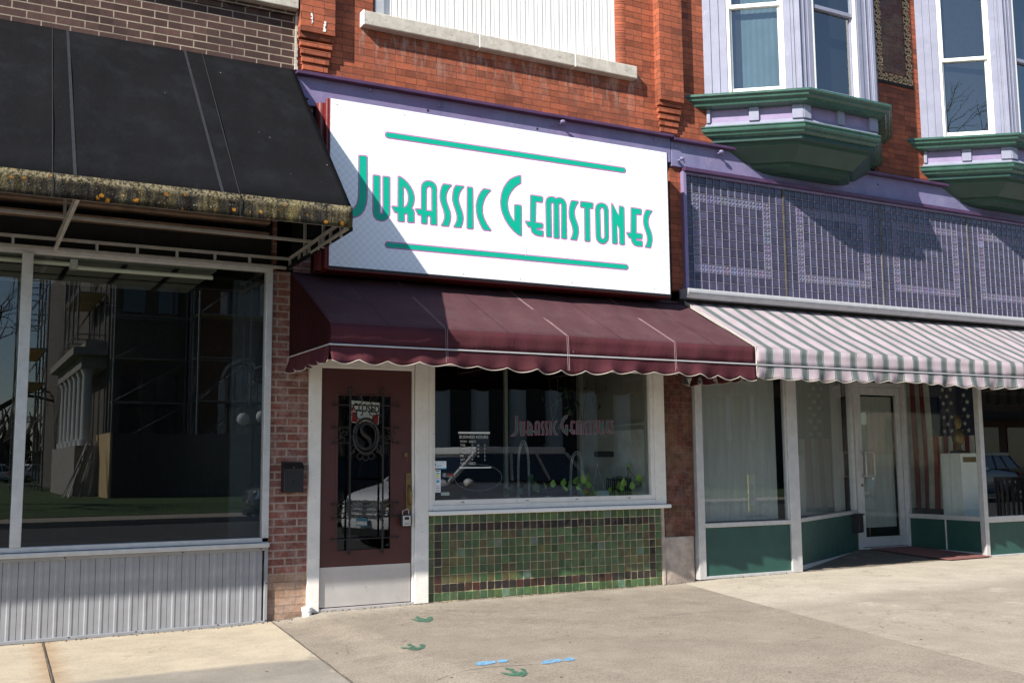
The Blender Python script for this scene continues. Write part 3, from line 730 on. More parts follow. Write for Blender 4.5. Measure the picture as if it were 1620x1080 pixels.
# tile bulkhead: 34 x 10 glazed tiles
T = .0787; b = MB(); tl = b.bm.loops.layers.float_color.new('tone')
rng = random.Random(3)
for r in range(10):
    for c in range(34):
        x0 = c*T+.0035; x1 = (c+1)*T-.0015; z1 = .79-r*T-.002; z0 = .79-(r+1)*T+.002
        if c == 0: x0 = .012
        z0b = max(z0, .004)
        rim = (r in (1, 8) and 1 <= c <= 32) or (c in (1, 32) and 1 <= r <= 8)
        t = rng.random()
        if rim:
            base = (.020, .016, .016) if rng.random() < .7 else ((.045, .020, .015) if rng.random() < .6 else (.03, .035, .026))
            if r == 8 and rng.random() < .3: base = (.045, .022, .016)
        else:
            g0 = (.036, .070, .030); g1 = (.068, .120, .050)
            base = tuple(a+(b_-a)*t for a, b_ in zip(g0, g1))
            if 1 < r < 8 and rng.random() < .32:
                base = tuple(a*.55+b_*.45 for a, b_ in zip(base, (.125, .068, .028)))
            if rng.random() < .08: base = tuple(v*.7 for v in base)
            if rng.random() < .05: base = (.10, .16, .10)
        dy = [rng.uniform(-.0022, .0022) for _ in range(4)]; yo = -.0045+rng.uniform(-.0008, .0008)
        dz = rng.uniform(-.0018, .0018)
        ins = .004
        V = [b.bm.verts.new(p) for p in ((x0, 0, z0b+dz), (x1, 0, z0b+dz), (x1, 0, z1+dz), (x0, 0, z1+dz))]
        Wv = [b.bm.verts.new(p) for p in ((x0+ins, yo+dy[0], z0b+ins+dz), (x1-ins, yo+dy[1], z0b+ins+dz), (x1-ins, yo+dy[2], z1-ins+dz), (x0+ins, yo+dy[3], z1-ins+dz))]
        fs = [b.bm.faces.new(Wv)]+[b.bm.faces.new((V[i], V[(i+1) % 4], Wv[(i+1) % 4], Wv[i])) for i in range(4)]
        k2 = tuple(min(1, a*rng.uniform(.75, 1.35)) for a in base)
        for f in fs:
            for j, l_ in enumerate(f.loops): l_[tl] = (*(base if (l_.vert.co.x < (x0+x1)/2) else k2), 1)
b.build('tile_bulkhead', m_tile, RB)
B(.012, 2.70, -.0005, .3, -.02, .80).build('grout_backing', m_grout, RB)
B(2.678, 2.712, -.012, .1, .0, .80).build('tile_edge_trim', m_plinth, RB)
# gem shop interior
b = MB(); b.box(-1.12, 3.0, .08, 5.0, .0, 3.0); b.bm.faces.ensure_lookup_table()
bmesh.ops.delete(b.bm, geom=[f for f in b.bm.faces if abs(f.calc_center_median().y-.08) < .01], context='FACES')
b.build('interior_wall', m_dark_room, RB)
B(.03, 2.66, .05, 1.5, .80, .90).build('display_shelf', mat('brown_cloth', (.14, .075, .05), .9, var=.4, scale=8, bump=.5), RB)
pw = MB().box(2.62, 2.66, .05, 1.45, .9, 2.9); pw.build('display_side_wall', mat('cream_board', (.36, .34, .29), .8, var=.06), RB)
B(2.60, 2.618, .12, 1.40, .90, 1.62).build('display_side_panel', mat('white_board', (.62, .60, .54), .8), RB)
pf = MB(); pf.box(2.585, 2.62, .10, .14, .9, 2.9); pf.box(2.56, 2.62, 1.40, 1.46, .9, 2.9); pf.box(1.60, 1.64, 1.45, 1.49, .9, 2.9); pf.box(2.56, 2.62, .14, 1.40, 1.66, 1.69)
pf.build('display_post', mat('cream_post', (.42, .42, .36), .7, var=.06), RB)

# ---- prism glass transom
b = MB(); tl = b.bm.loops.layers.float_color.new('tone'); cm = MB(); q = .0992
Z1 = 4.445; rng = random.Random(5)
panels = [(3.105, 4.535, 14, 1), (4.545, 6.115, 16, 2), (6.13, 7.715, 16, 2), (7.73, 9.32, 16, 2), (9.33, 10.92, 16, 2)]
for px0, px1, nc, off in panels:
    wq = (px1-px0)/nc
    for r in range(14):
        z1 = Z1-.005-r*q; z0 = z1-q
        if z0 < 3.13: z0 = 3.13
        for c in range(nc):
            x0 = px0+c*wq; x1 = x0+wq
            ro, ri = 3, 10
            inr = (r in (2, 10) and off <= c <= off+11) or (c in (off, off+11) and 2 <= r <= 10)
            if off == 1: inr = (r in (2, 10) and 1 <= c <= 11) or (c in (1, 11) and 2 <= r <= 10)
            t = rng.random()
            if inr: base = tuple(v*rng.uniform(.9, 1.12) for v in (.130, .118, .180))
            else: base = (.036+.022*t, .032+.018*t, .060+.032*t)
            if rng.random() < .05: base = tuple(v*1.5 for v in base)
            fs = []
            if inr:    # star cut tile: two by two pyramids
                for i in range(2):
                    for j in range(2):
                        xa = x0+.004+i*(wq-.008)/2; xb = xa+(wq-.008)/2; za = z0+.004+j*(z1-z0-.008)/2; zb = za+(z1-z0-.008)/2
                        V = [b.bm.verts.new(p) for p in ((xa, 0, za), (xb, 0, za), (xb, 0, zb), (xa, 0, zb))]; ap = b.bm.verts.new(((xa+xb)/2, -.010, (za+zb)/2))
                        fs += [b.bm.faces.new((V[k], V[(k+1) % 4], ap)) for k in range(4)]
            else:
                ti = rng.uniform(-.003, .003)
                xa, xb, za, zb = x0+.004, x1-.004, z0+.004, z1-.004
                V = [b.bm.verts.new(p) for p in ((xa, 0, za), (xb, 0, za), (xb, 0, zb), (xa, 0, zb))]
                xa, xb, za, zb = x0+.02, x1-.02, z0+.02, z1-.02
                if zb > za:
                    Wv = [b.bm.verts.new(p) for p in ((xa, -.004+ti, za), (xb, -.004, za), (xb, -.004, zb), (xa, -.004+ti, zb))]
                    fs = [b.bm.faces.new(Wv)]+[b.bm.faces.new((V[i], V[(i+1) % 4], Wv[(i+1) % 4], Wv[i])) for i in range(4)]
                else: fs = [b.bm.faces.new(V)]
            for f in fs:
                for l_ in f.loops: l_[tl] = (*base, 1)
        cm.box(px0, px1, -.0065, .0, z0-.0024, z0+.0024)
    for c in range(nc+1):
        x_ = px0+c*wq; cm.box(x_-.0026, x_+.0026, -.009, -.0005, 3.13, Z1)
b.build('prism_glass', m_prismt, RB); cm.build('glazing_came', m_came, RB)
B(3.07, 14, .002, .05, 3.08, 4.47).build('transom_backing', m_blackdeep, RB)
m_bronze = mat('weathered_bronze', (.10, .088, .070), .6, .2, var=.3, scale=12)
for x_ in (4.540, 6.122, 7.722, 9.325): B(x_-.009, x_+.009, -.016, .0, 3.135, 4.455).build('transom_divider', m_bronze, RB)
tf = MB().box(3.055, 3.100, -.05, .02, 3.10, 4.455); tf.box(3.10, 14, -.045, .0, 4.432, 4.453); tf.build('transom_frame', m_beam, RB, bevel=.004)
# ledge under the transom
def sweep(b, path, prof, closed_ends=True):
    """path: list of xy points; prof: (offset, z); mitred"""
    P = [Vector((x, y)) for x, y in path]; n = len(P); dirs = [(P[i+1]-P[i]).normalized() for i in range(n-1)]
    def nrm(d): return Vector((d.y, -d.x))
    mit = []
    for i in range(n):
        if i == 0: m_ = nrm(dirs[0]); 
        elif i == n-1: m_ = nrm(dirs[-1])
        else:
            a, c = nrm(dirs[i-1]), nrm(dirs[i]); m_ = (a+c); m_ = m_/(m_.dot(a))
        mit.append(m_)
    # ends lie on the wall: slide along it
    if abs(P[0].y) < 1e-6 and n > 2: a = nrm(dirs[0]); mit[0] = Vector((1/a.x if abs(a.x) > .1 else 0, 0))
    if abs(P[-1].y) < 1e-6 and n > 2: a = nrm(dirs[-1]); mit[-1] = Vector((1/a.x if abs(a.x) > .1 else 0, 0))
    R = [[b.bm.verts.new((P[i].x+mit[i].x*o, P[i].y+mit[i].y*o, z)) for i in range(n)] for o, z in prof]
    for A, C in zip(R, R[1:]):
        for i in range(n-1): b.bm.faces.new((A[i], A[i+1], C[i+1], C[i]))
    if closed_ends:
        for i in (0, n-1):
            try: b.bm.faces.new([r[i] for r in R])
            except Exception: pass
    return R
b = MB()
lp = [(.0, 3.135), (.155, 3.128), (.165, 3.11), (.165, 3.085), (.15, 3.08), (.15, 3.068), (.135, 3.06), (.12, 3.03), (.0, 3.03)]
sweep(b, [(3.0, -.0), (14, -.0)], lp); 
b.build('transom_ledge', m_alu, RB)
B(3.0, 14, -.02, .3, 2.72, 3.03).build('lintel', m_blackdeep, RB)

# ---- bay windows (wall plan: A-B-C-D)
def bay(dx):
    par = RB
    A, B_, C_, D = (3.43+dx, 0.0), (4.28+dx, -.66), (5.425+dx, -.66), (6.165+dx, 0.0)
    path = [A, B_, C_, D]
    b = MB(); sweep(b, path, [(-.02, 5.357), (.165, 5.352), (.170, 5.325), (.145, 5.31), (.14, 5.285), (.105, 5.265), (.095, 5.235), (.03, 5.215), (-.02, 5.215)], False)
    R = b.bm.verts; b.build('bay_sill', m_green, par)
    b = MB(); b.poly([(A[0], 0, 5.356), (B_[0], B_[1], 5.356), (C_[0], C_[1], 5.356), (D[0], 0, 5.356)]); b.build('bay_floor', m_green, par)
    b = MB(); sweep(b, path, [(-.03, 5.22), (-.03, 5.07), (-.03, 5.045), (.0, 5.040), (.002, 5.015), (-.05, 5.015)], False); b.build('bay_fascia', m_pinklav, par)
    # rails and blocks on the fascia
    b = MB()
    sweep(b, path, [(-.028, 5.075), (-.012, 5.062), (-.006, 5.045), (.004, 5.040), (.004, 5.018), (-.03, 5.018)], False)
    def fbox(b, P, Q, u0, u1, z0, z1, d0, d1):
        P = Vector((*P, 0)); Q = Vector((*Q, 0)); d = (Q-P).normalized(); nn = Vector((d.y, -d.x, 0))
        b.obox(P+d*u0+nn*d0+Vector((0, 0, z0)), d*(u1-u0), nn*(d1-d0), (0, 0, z1-z0))
    for P, Q in ((A, B_), (B_, C_), (C_, D)):
        Ln = (Vector(Q)-Vector(P)).length
        for u0, u1 in ((.015, .055), (Ln/2-.055, Ln/2+.055), (Ln-.12, Ln-.002)) if (P, Q) == (A, B_) else ((.0, .11), (Ln/2-.05, Ln/2+.05), (Ln-.12, Ln)):
            fbox(b, P, Q, u0, u1, 5.062, 5.225, -.03, .012)
    b.build('bay_block', m_lav, par, bevel=.012)
    b = MB(); sweep(b, path, [(-.05, 5.016), (.035, 5.014), (.042, 5.000), (.030, 4.992), (.028, 4.975), (.038, 4.968), (.034, 4.952), (.012, 4.940), (.0, 4.915), (-.035, 4.895), (-.06, 4.89)], False)
    b.build('bay_moulding', m_green, par)
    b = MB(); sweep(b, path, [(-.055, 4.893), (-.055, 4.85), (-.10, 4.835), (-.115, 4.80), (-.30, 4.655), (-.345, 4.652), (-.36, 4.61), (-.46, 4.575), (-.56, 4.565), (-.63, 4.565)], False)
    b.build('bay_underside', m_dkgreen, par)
    # walls with windows
    faces = [(A, B_, .27, .90), (B_, C_, .185, .885), (C_, D, .18, .81)]
    for fi, (P, Q, w0, w1) in enumerate(faces):
        Ln = (Vector(Q)-Vector(P)).length
        b = MB(); top = 9.4
        fbox(b, P, Q, .0, w0, 5.356, top, -.10, -.001); fbox(b, P, Q, w1, Ln, 5.356, top, -.10, -.001); fbox(b, P, Q, w0, w1, 7.45, top, -.10, -.002)
        # vertical mouldings
        for u in (w0*.28, w0*.62): fbox(b, P, Q, u, u+.012, 5.357, top, -.0, .012)
        fbox(b, P, Q, w0*.70, w0*.98, 5.357, 7.5, .0, .010)
        fbox(b, P, Q, w1+.01, w1+.075, 5.357, 7.5, .0, .010)
        rem = Ln-w1
        for u in (w1+rem*.55, w1+rem*.8): fbox(b, P, Q, u, u+.012, 5.357, top, .0, .014)
        b.build('bay_wall', m_lav, par, bevel=.003)
        b = MB()
        fbox(b, P, Q, w0, w0+.032, 5.356, 7.45, -.08, .006); fbox(b, P, Q, w1-.032, w1, 5.356, 7.45, -.08, .006); fbox(b, P, Q, w0+.032, w1-.032, 5.357, 5.400, -.08, .016)
        fr_ = b.build('window_frame', m_white, par, bevel=.004)
        b = MB(); s0, s1 = w0+.032, w1-.032
        for z0, z1, d in ((5.402, 6.43, -.075), (6.40, 7.45, -.045)):
            fbox(b, P, Q, s0, s0+.028, z0, z1, d, d+.028); fbox(b, P, Q, s1-.028, s1, z0, z1, d, d+.028)
            fbox(b, P, Q, s0+.028, s1-.028, z0, z0+(.06 if z0 < 6 else .045), d, d+.028); fbox(b, P, Q, s0+.028, s1-.028, z1-.03, z1, d, d+.028)
        b.build('sash', m_lav if fi == 1 else m_white, fr_, bevel=.003)
        b = MB()
        for z0, z1, d in ((5.455, 6.41, -.06), (6.44, 7.43, -.032)):
            Pv = Vector((*P, 0)); Qv = Vector((*Q, 0)); d_ = (Qv-Pv).normalized(); nn = Vector((d_.y, -d_.x, 0))
            o = Pv+nn*d; b.poly([o+d_*(s0+.02)+Vector((0, 0, z0)), o+d_*(s1-.02)+Vector((0, 0, z0)), o+d_*(s1-.02)+Vector((0, 0, z1)), o+d_*(s0+.02)+Vector((0, 0, z1))])
        b.build('glass', m_gup, fr_)
        if fi == 0 and dx == 0:
            b = MB(); Pv = Vector((*P, 0)); Qv = Vector((*Q, 0)); d_ = (Qv-Pv).normalized(); nn = Vector((d_.y, -d_.x, 0)); prev = None
            for i in range(41):
                u = s0+(s1-s0)*i/40; o = Pv+d_*u+nn*(-.14+.002*math.sin(i*1.3))
                cur = (b.bm.verts.new(o+Vector((0, 0, 5.40))), b.bm.verts.new(o+Vector((0, 0, 7.45))))
                if prev: b.bm.faces.new((prev[0], cur[0], cur[1], prev[1]))
                prev = cur
            b.build('window_curtain', m_blind, par)
        # corner post
        fbox(b := MB(), P, Q, Ln-.045, Ln+.0, 5.357, 9.4, .015, .030); b.build('corner_bead', m_lav, par, bevel=.004)
    # dark room behind
    b = MB(); sweep(b, [(A[0]+.15, -.0), (B_[0]+.1, -.45), (C_[0]-.1, -.45), (D[0]-.15, -.0)], [(0, 5.36), (0, 9.4)], False)
    b.build('room_wall', m_dark_room, par)
bay(0.0); bay(3.527); bay(7.054)
# greek key frieze between the bays
def keypanel(x0, x1, z0):
    B(x0+.10, x1-.10, -.006, .0, z0+.12, 9.4).build('brick_field', m_glazedbrick, RB)
    b = MB(); t = .017; s_ = .100
    def key(cx, cz, flip):
        # square spiral
        pts = [(-.5, -.5), (.5, -.5), (.5, .5), (-.25, .5), (-.25, -.12), (.18, -.12), (.18, .2)]
        if flip: pts = [(-a, -c) for a, c in pts]
        pts = [(cx+a*s_*.82, cz+c*s_*.82) for a, c in pts]
        for (a, c), (d, e) in zip(pts, pts[1:]):
            b.box(min(a, d)-t/2, max(a, d)+t/2, -.022, -.006, min(c, e)-t/2, max(c, e)+t/2)
    z = z0+.05
    k = 0
    while z < 9.3:
        key(x0+.05, z, k % 2); key(x1-.05, z, k % 2); z += .104; k += 1
    n = int((x1-x0-.2)/.104)
    for i in range(n+1): key(x0+.05+.104*(i+1)*((x1-x0-.1)/(.104*(n+2)))*1.0, z0+.05, i % 2)
    b.box(x0, x0+.10, -.006, .0, z0, 9.4); b.box(x1-.10, x1, -.006, .0, z0, 9.4); b.box(x0+.10, x1-.10, -.0065, .0, z0, z0+.10)
    b.build('greek_key_frieze', mat('tan_terracotta', (.50, .34, .20), .85, var=.15, scale=20, bump=.4), RB)
    B(x0-.02, x1+.03, -.018, .0, z0-.035, z0-.003).build('frieze_shelf', m_blackdeep, RB)
keypanel(6.20, 6.83, 6.06)

# ---- right storefront (recessed entry)
ZTOP = 2.58
sf = MB()
sf.box(3.145, 3.238, -.03, .05, .025, ZTOP); sf.box(4.452, 4.60, -.03, .06, .03, ZTOP); sf.box(3.238, 4.452, -.025, .05, .565, .612); sf.box(3.238, 4.452, -.028, .05, .025, .055)
sf.box(4.436, 4.452, -.01, .05, .612, ZTOP)
sf.build('storefront_frame', m_alu, RB, bevel=.004)
B(3.238, 4.452, -.004, .05, .055, .565).build('green_bulkhead', m_gpanel, RB)
pane(3.238, 4.436, .015, .612, ZTOP, RB)
def wall_on(b, P, Q, u0, u1, z0, z1, d0, d1):
    P = Vector((*P, 0)); Q = Vector((*Q, 0)); d = (Q-P).normalized(); nn = Vector((d.y, -d.x, 0))
    b.obox(P+d*u0+nn*d0+Vector((0, 0, z0)), d*(u1-u0), nn*(d1-d0), (0, 0, z1-z0))
SP, SQ = (4.59, .045), (6.80, 1.235); SL = (Vector(SQ)-Vector(SP)).length
b = MB(); wall_on(b, SP, SQ, .01, SL, .57, .615, -.06, .02); wall_on(b, SP, SQ, .01, SL, .02, .085, -.06, .02); wall_on(b, SP, SQ, SL-.10, SL, .615, ZTOP, -.06, .02)
b.build('storefront_frame', m_alu, RB, bevel=.004)
b = MB(); wall_on(b, SP, SQ, .01, SL, .05, .57, -.05, .0); b.build('green_bulkhead', m_gpanel, RB)
def pane_on(P, Q, u0, u1, z0, z1, d, m, name, wavy=0, parent=None, n=1):
    P = Vector((*P, 0)); Q = Vector((*Q, 0)); dd = (Q-P).normalized(); nn = Vector((dd.y, -dd.x, 0)); b = MB(); prev = None
    for i in range(n+1):
        u = u0+(u1-u0)*i/n; off = d+(wavy*(math.sin(i*.9)+.5*math.sin(i*2.3+1)) if wavy else 0)
        o = P+dd*u+nn*off; cur = (b.bm.verts.new(o+Vector((0, 0, z0))), b.bm.verts.new(o+Vector((0, 0, z1))))
        if prev: b.bm.faces.new((prev[0], cur[0], cur[1], prev[1]))
        prev = cur
    return b.build(name, m, parent or RB, smooth=bool(wavy))
pane_on(SP, SQ, .02, SL-.1, .615, ZTOP, -.02, glass('dusty_glass', .8, (.82, .86, .84)), 'glass')
pane_on((3.25, .10), (4.40, .10), 0, 1.13, .62, ZTOP, 0, m_curtain, 'sheer_curtain', .003, n=60)
pane_on(SP, SQ, .12, SL-.12, .62, ZTOP, -.12, m_curtain, 'sheer_curtain', .003, n=80)
# glass entry door
dx0, dx1, dy = 6.86, 7.70, 1.25
b = MB(); b.box(6.78, dx0, dy-.04, dy+.06, .09, ZTOP); b.box(dx1, 7.755, dy-.04, dy+.06, .09, ZTOP); b.box(dx0, dx1, dy-.04, dy+.06, 2.27, 2.33); b.box(dx0, dx1, dy-.04, dy+.06, .088, .112)
b.build('door_frame', m_alu, RB, bevel=.004)
b = MB(); b.box(dx0+.005, dx0+.085, dy-.02, dy+.025, .12, 2.265); b.box(dx1-.085, dx1-.005, dy-.02, dy+.025, .12, 2.265); b.box(dx0+.085, dx1-.085, dy-.02, dy+.025, 2.16, 2.265); b.box(dx0+.085, dx1-.085, dy-.02, dy+.025, .12, .25)
GD = b.build('glass_door', m_alu, RB, bevel=.004)
pane(dx0+.085, dx1-.085, dy, .25, 2.16, GD)
b = MB(); hx = dx0+.055
b.tube([(hx, dy-.02, 1.06), (hx, dy-.09, 1.06), (hx, dy-.10, 1.08), (hx, dy-.10, 1.36), (hx, dy-.09, 1.38), (hx, dy-.02, 1.38)], .013, 8)
b.tube([(hx+.0, dy-.10, 1.06), (hx+.14, dy-.10, 1.06), (hx+.155, dy-.10, 1.08), (hx+.155, dy-.10, 1.36), (hx+.14, dy-.10, 1.38), (hx, dy-.10, 1.38)], .012, 8)
b.build('pull_handle', m_steel, GD, smooth=True)
MB().tube([(hx-.01, dy-.02, .94), (hx-.01, dy-.03, .94)], .018, 12).build('lock_cylinder', m_brass, GD)
pane_on((dx0+.09, dy+.06), (dx1-.09, dy+.06), 0, .665, .37, 2.14, 0, m_curtain, 'door_curtain', .002, GD, n=40)
B(dx0, dx1, dy-.0, dy+.05, 2.33, ZTOP).build('door_transom', m_blackdeep, RB)
# right return and front
RP, RQ = (7.735, 1.21), (7.735, .03)
b = MB(); L2 = 1.18
wall_on(b, RP, RQ, 0, L2, .485, .545, -.05, .025); wall_on(b, RP, RQ, 0, L2, .545, ZTOP, -.05, -.0) if False else None
wall_on(b, RP, RQ, .0, .03, .1, ZTOP, -.04, .02); wall_on(b, RP, RQ, .60, .62, .09, .485, -.01, .012); wall_on(b, RP, RQ, .0, L2, .06, .09, -.02, .010)
b.box(7.695, 7.768, -.035, .04, .04, ZTOP); b.box(7.768, 14, -.035, .05, .47, .545); b.box(7.768, 14, -.03, .05, .04, .062); b.box(9.10, 9.13, -.012, .05, .062, .47)
b.build('storefront_frame', m_alu, RB, bevel=.004)
b = MB(); wall_on(b, RP, RQ, 0, L2, .05, .485, -.04, .0); b.box(7.768, 14, -.004, .05, .06, .47); b.build('green_bulkhead', m_gpanel, RB)
pane_on(RP, RQ, .03, L2, .545, ZTOP, -.012, m_gwin, 'glass'); pane(7.768, 14, .012, .545, ZTOP, RB)
b = MB(); b.box(3.14, 14, .0, 1.3, ZTOP, ZTOP+.04); b.build('entry_soffit', m_dark_room, RB)
b = MB(); b.box(3.14, 14.0, 1.33, 1.36, .0, ZTOP); bmx = b
# interior partitions: behind the left window, behind the door, behind the display
b2 = MB(); b2.box(3.14, 3.17, .06, 4.0, .0, 2.6); b2.box(3.14, 14, 4.0, 4.05, 0, 2.6); b2.box(6.70, 6.76, 1.32, 4.0, 0, 2.6); b2.box(7.80, 14, 2.75, 2.80, 0, 2.6); b2.box(13.9, 14, .0, 4, 0, 2.6)
b2.build('interior_wall', m_dark_room, RB)
bmx.bm.free()
B(7.79, 13.9, .06, 2.7, .40, .50).build('display_floor', m_dark_room, RB)
bb = MB(); bb.prism([(3.17, .2, 2.6), (13.9, .2, 2.6), (13.9, 4, 2.6), (3.17, 4, 2.6)], (0, 0, .05)); bb.build('interior_ceiling', m_dark_room, RB)
# upper structure hidden behind awnings, roof
B(-9, 14, .36, 8, 9.0, 9.6).build('roof', m_blackdeep, RB)
B(-9, 14, 6.9, 7.2, -.1, 9.0).build('rear_wall', m_blackdeep, RB)
B(13.9, 14.2, .05, 7, -.1, 9.0).build('side_wall', m_redbrick, RB)

# ================================================================== AWNINGS
def scallop_z(u, z0, amp, per):
    f = (u/per) % 1.0
    return z0 - amp*math.sin(math.pi*f)**.8
def flap(b, P, Q, ztop, z0, amp, per, out, n=None, trim=None, seed=0):
    """loose scalloped flap between P and Q (xy); out: outward normal"""
    P, Q = Vector(P), Vector(Q); L = (Q-P).length; n = n or int(L/.02); rg = random.Random(seed); ph = rg.random()*6
    rows = 5; G = []
    for i in range(n+1):
        u = L*i/n; p = P+(Q-P)*(i/n); zb = scallop_z(u+.03*math.sin(u*1.7+ph), z0, amp*(1+.3*math.sin(u*3.3+ph)), per)+.011*math.sin(u*2.1+ph); col = []
        curl = .018*math.sin(2*math.pi*u/per+1.1)+.022*math.sin(u*7.3+ph)+.010*math.sin(u*17+2*ph)
        for j in range(rows+1):
            t = j/rows; z = ztop+(zb-ztop)*t; o = out*(curl*t**1.5+.004)
            col.append((p.x+o.x, p.y+o.y, z))
        G.append(col)
    V = [[b.bm.verts.new(c) for c in col] for col in G]
    for A, C in zip(V, V[1:]):
        for j in range(rows): b.bm.faces.new((A[j], A[j+1], C[j+1], C[j]))
    if trim is not None: trim.tube([c[-1] for c in G], .0042, 5)
def slope(b, x0, x1, xf0, xf1, yf, zt, zf, ribs, sag=.014, nx=120, ny=12, yt=0.0):
    V = []
    for i in range(nx+1):
        t = i/nx; row = []
        for j in range(ny+1):
            s_ = j/ny; x = (x0+(x1-x0)*t)*(1-s_)+(xf0+(xf1-xf0)*t)*s_
            k = 0
            for a, c in zip(ribs, ribs[1:]):
                if a <= x <= c: k = math.sin(math.pi*(x-a)/(c-a))
            dz = -sag*k*math.sin(math.pi*s_)+(.0035*math.sin(x*23+s_*9)+.006*math.sin(x*5.3+s_*4)*math.sin(x*2.1+1)+.004*math.sin(x*9-s_*12))*math.sin(math.pi*s_)
            row.append(b.bm.verts.new((x, yt+(yf-yt)*s_, zt+(zf-zt)*s_+dz)))
        V.append(row)
    for A, C in zip(V, V[1:]):
        for j in range(ny): b.bm.faces.new((A[j], A[j+1], C[j+1], C[j]))
def solid(o, t=.0015):
    m_ = o.modifiers.new('cloth', 'SOLIDIFY'); m_.thickness = t; m_.offset = 0; return o
def awning_soft(name, label, x0, x1, m, mv, ms, yf, zt, zb, zr, z0, amp, per, seams, group=None, seed=1, tag_on=False):
    A = thing(name, label, 'awning', ((x0+x1)/2, 0, zr), group)
    ribs = [x0]+sorted(seams)+[x1]
    b = MB(); slope(b, x0, x1, x0, x1, yf, zt, zb, ribs, nx=int((x1-x0)/.04)); solid(b.build('canopy', m, A, smooth=True))
    b = MB(); n = int((x1-x0)/.04); V = []
    for i in range(n+1):
        x = x0+(x1-x0)*i/n; k = .010*math.sin(x*3.1+seed)+.006*math.sin(x*11)+.004*math.sin(x*27+seed)
        V.append([b.bm.verts.new((x, yf-(k if 0 < j < 3 else 0), zb+(zr-zb)*j/3)) for j in range(4)])
    for P_, Q_ in zip(V, V[1:]):
        for j in range(3): b.bm.faces.new((P_[j], P_[j+1], Q_[j+1], Q_[j]))
    solid(b.build('valance', mv, A, smooth=True))
    tr = MB(); b = MB()
    flap(b, (x0, yf), (x1, yf), zr, z0, amp, per, Vector((0, -1)), trim=tr, seed=seed)
    flap(b, (x0, -.02), (x0, yf), zr, z0+.005, amp, per*.85, Vector((-1, 0)), trim=tr, seed=seed+3)
    flap(b, (x1, -.02), (x1, yf), zr, z0+.005, amp, per*.85, Vector((1, 0)), trim=tr, seed=seed+4)
    solid(b.build('scalloped_flap', mv, A, smooth=True)); tr.build('piping', m_piping, A, smooth=True)
    for x in (x0, x1):
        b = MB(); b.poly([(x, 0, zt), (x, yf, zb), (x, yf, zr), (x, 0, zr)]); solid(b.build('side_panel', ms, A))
    b = MB(); b.tube([(x0-.005, yf-.010, zr), (x1+.005, yf-.010, zr)], .0075, 8); b.tube([(x0-.008, yf-.01, zr), (x0-.008, -.01, zr)], .0065, 8); b.tube([(x1+.0, yf-.01, zr), (x1+.0, -.01, zr)], .0065, 8)
    b.build('front_rail', m_alu, A, smooth=True)
    b = MB()
    for x in [x0+.03]+list(seams)+[x1-.03]:
        b.tube([(x, -.01, zt-.05), (x, yf+.03, zb-.03)], .012, 6); b.tube([(x, -.01, zr+.02), (x, yf+.03, zr+.02)], .012, 6); b.tube([(x, yf+.03, zb-.03), (x, yf+.03, zr+.02)], .012, 6)
    b.build('frame', m_aludull, A, smooth=True)
    return A
m_stitch = mat('seam_stitching', (.40, .28, .28), .8, var=.1)
seams = [by(706, 521, -1.13).x, by(897.5, 531, -1.13).x, by(1067, 542, -1.13).x]
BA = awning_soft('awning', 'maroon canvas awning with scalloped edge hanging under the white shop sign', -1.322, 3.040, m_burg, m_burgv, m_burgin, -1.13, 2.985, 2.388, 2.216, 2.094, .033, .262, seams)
for x in seams:
    b = MB()
    for d in (-.008, .008):
        b.tube([(x+d, -.0, 2.989), (x+d, -.28, 2.834), (x+d, -.56, 2.690), (x+d, -.85, 2.540), (x+d, -1.133, 2.391)], .0013, 4)
        b.tube([(x+d, -1.137, 2.386), (x+d, -1.142, 2.22)], .0013, 4); b.tube([(x+d, -1.145, 2.21), (x+d, -1.150, 2.08)], .0013, 4)
    b.build('seam', m_stitch, BA)
for x in [(a+c)/2 for a, c in zip([-1.322]+seams, seams+[3.04])]:
    b = MB(); b.tube([(x, -.0, 2.989), (x, -.28, 2.832), (x, -.56, 2.683), (x, -.85, 2.537), (x, -1.133, 2.391)], .0011, 4)
    b.build('crease', m_burgin, BA)
P = by(1070, 600, -.08); B(3.03, 3.034, -.13, -.06, 2.075, 2.16).build('cloth_tag', m_white, BA)
SA = awning_soft('awning', 'pink, grey and green striped awning with scalloped edge over the right storefront', 3.052, 12.4, m_stripe, m_stripe, m_stripe, -1.13, 3.005, 2.385, 2.214, 2.100, .024, .262, [4.2, 5.4, 6.6, 7.8, 9.0, 10.2, 11.4], seed=5)
b = MB(); b.tube([(3.052, -.0, 3.012), (3.052, -.56, 2.702), (3.052, -1.135, 2.392)], .007, 6); b.tube([(3.052, -1.135, 2.392), (3.052, -1.14, 2.10)], .006, 6)
b.build('edge_binding', m_piping, SA)
# black awning
KA = thing('awning', 'wide black awning with a lichen covered edge hanging over the left shop window', 'awning', (-4, 0, 3.05))
yF = -1.66; cF = by(557, 330, yF); xF = cF.x; zF = cF.z; zB = by(556, 361, yF).z
xt = -1.322; ztp = 4.862
b = MB(); slope(b, -9, xt, -9, xF, yF, ztp, zF, [-9, -6.6, -5.5, -4.4, -3.30, -2.24, xt], sag=.02, nx=160); solid(b.build('canopy', m_blackc, KA, smooth=True), .002)
b = MB(); n = 160; V = []
for i in range(n+1):
    x = -9+(xF+9)*i/n; k = .006*math.sin(x*3.7)+.004*math.sin(x*13)
    V.append([b.bm.verts.new((x, yF-.006-(k if 0 < j < 3 else 0)-(.006 if j == 0 else 0), zF+.012+(zB-zF-.012)*j/3)) for j in range(4)])
for P_, Q_ in zip(V, V[1:]):
    for j in range(3): b.bm.faces.new((P_[j], P_[j+1], Q_[j+1], Q_[j]))
solid(b.build('valance', m_lichen, KA, smooth=True), .004)
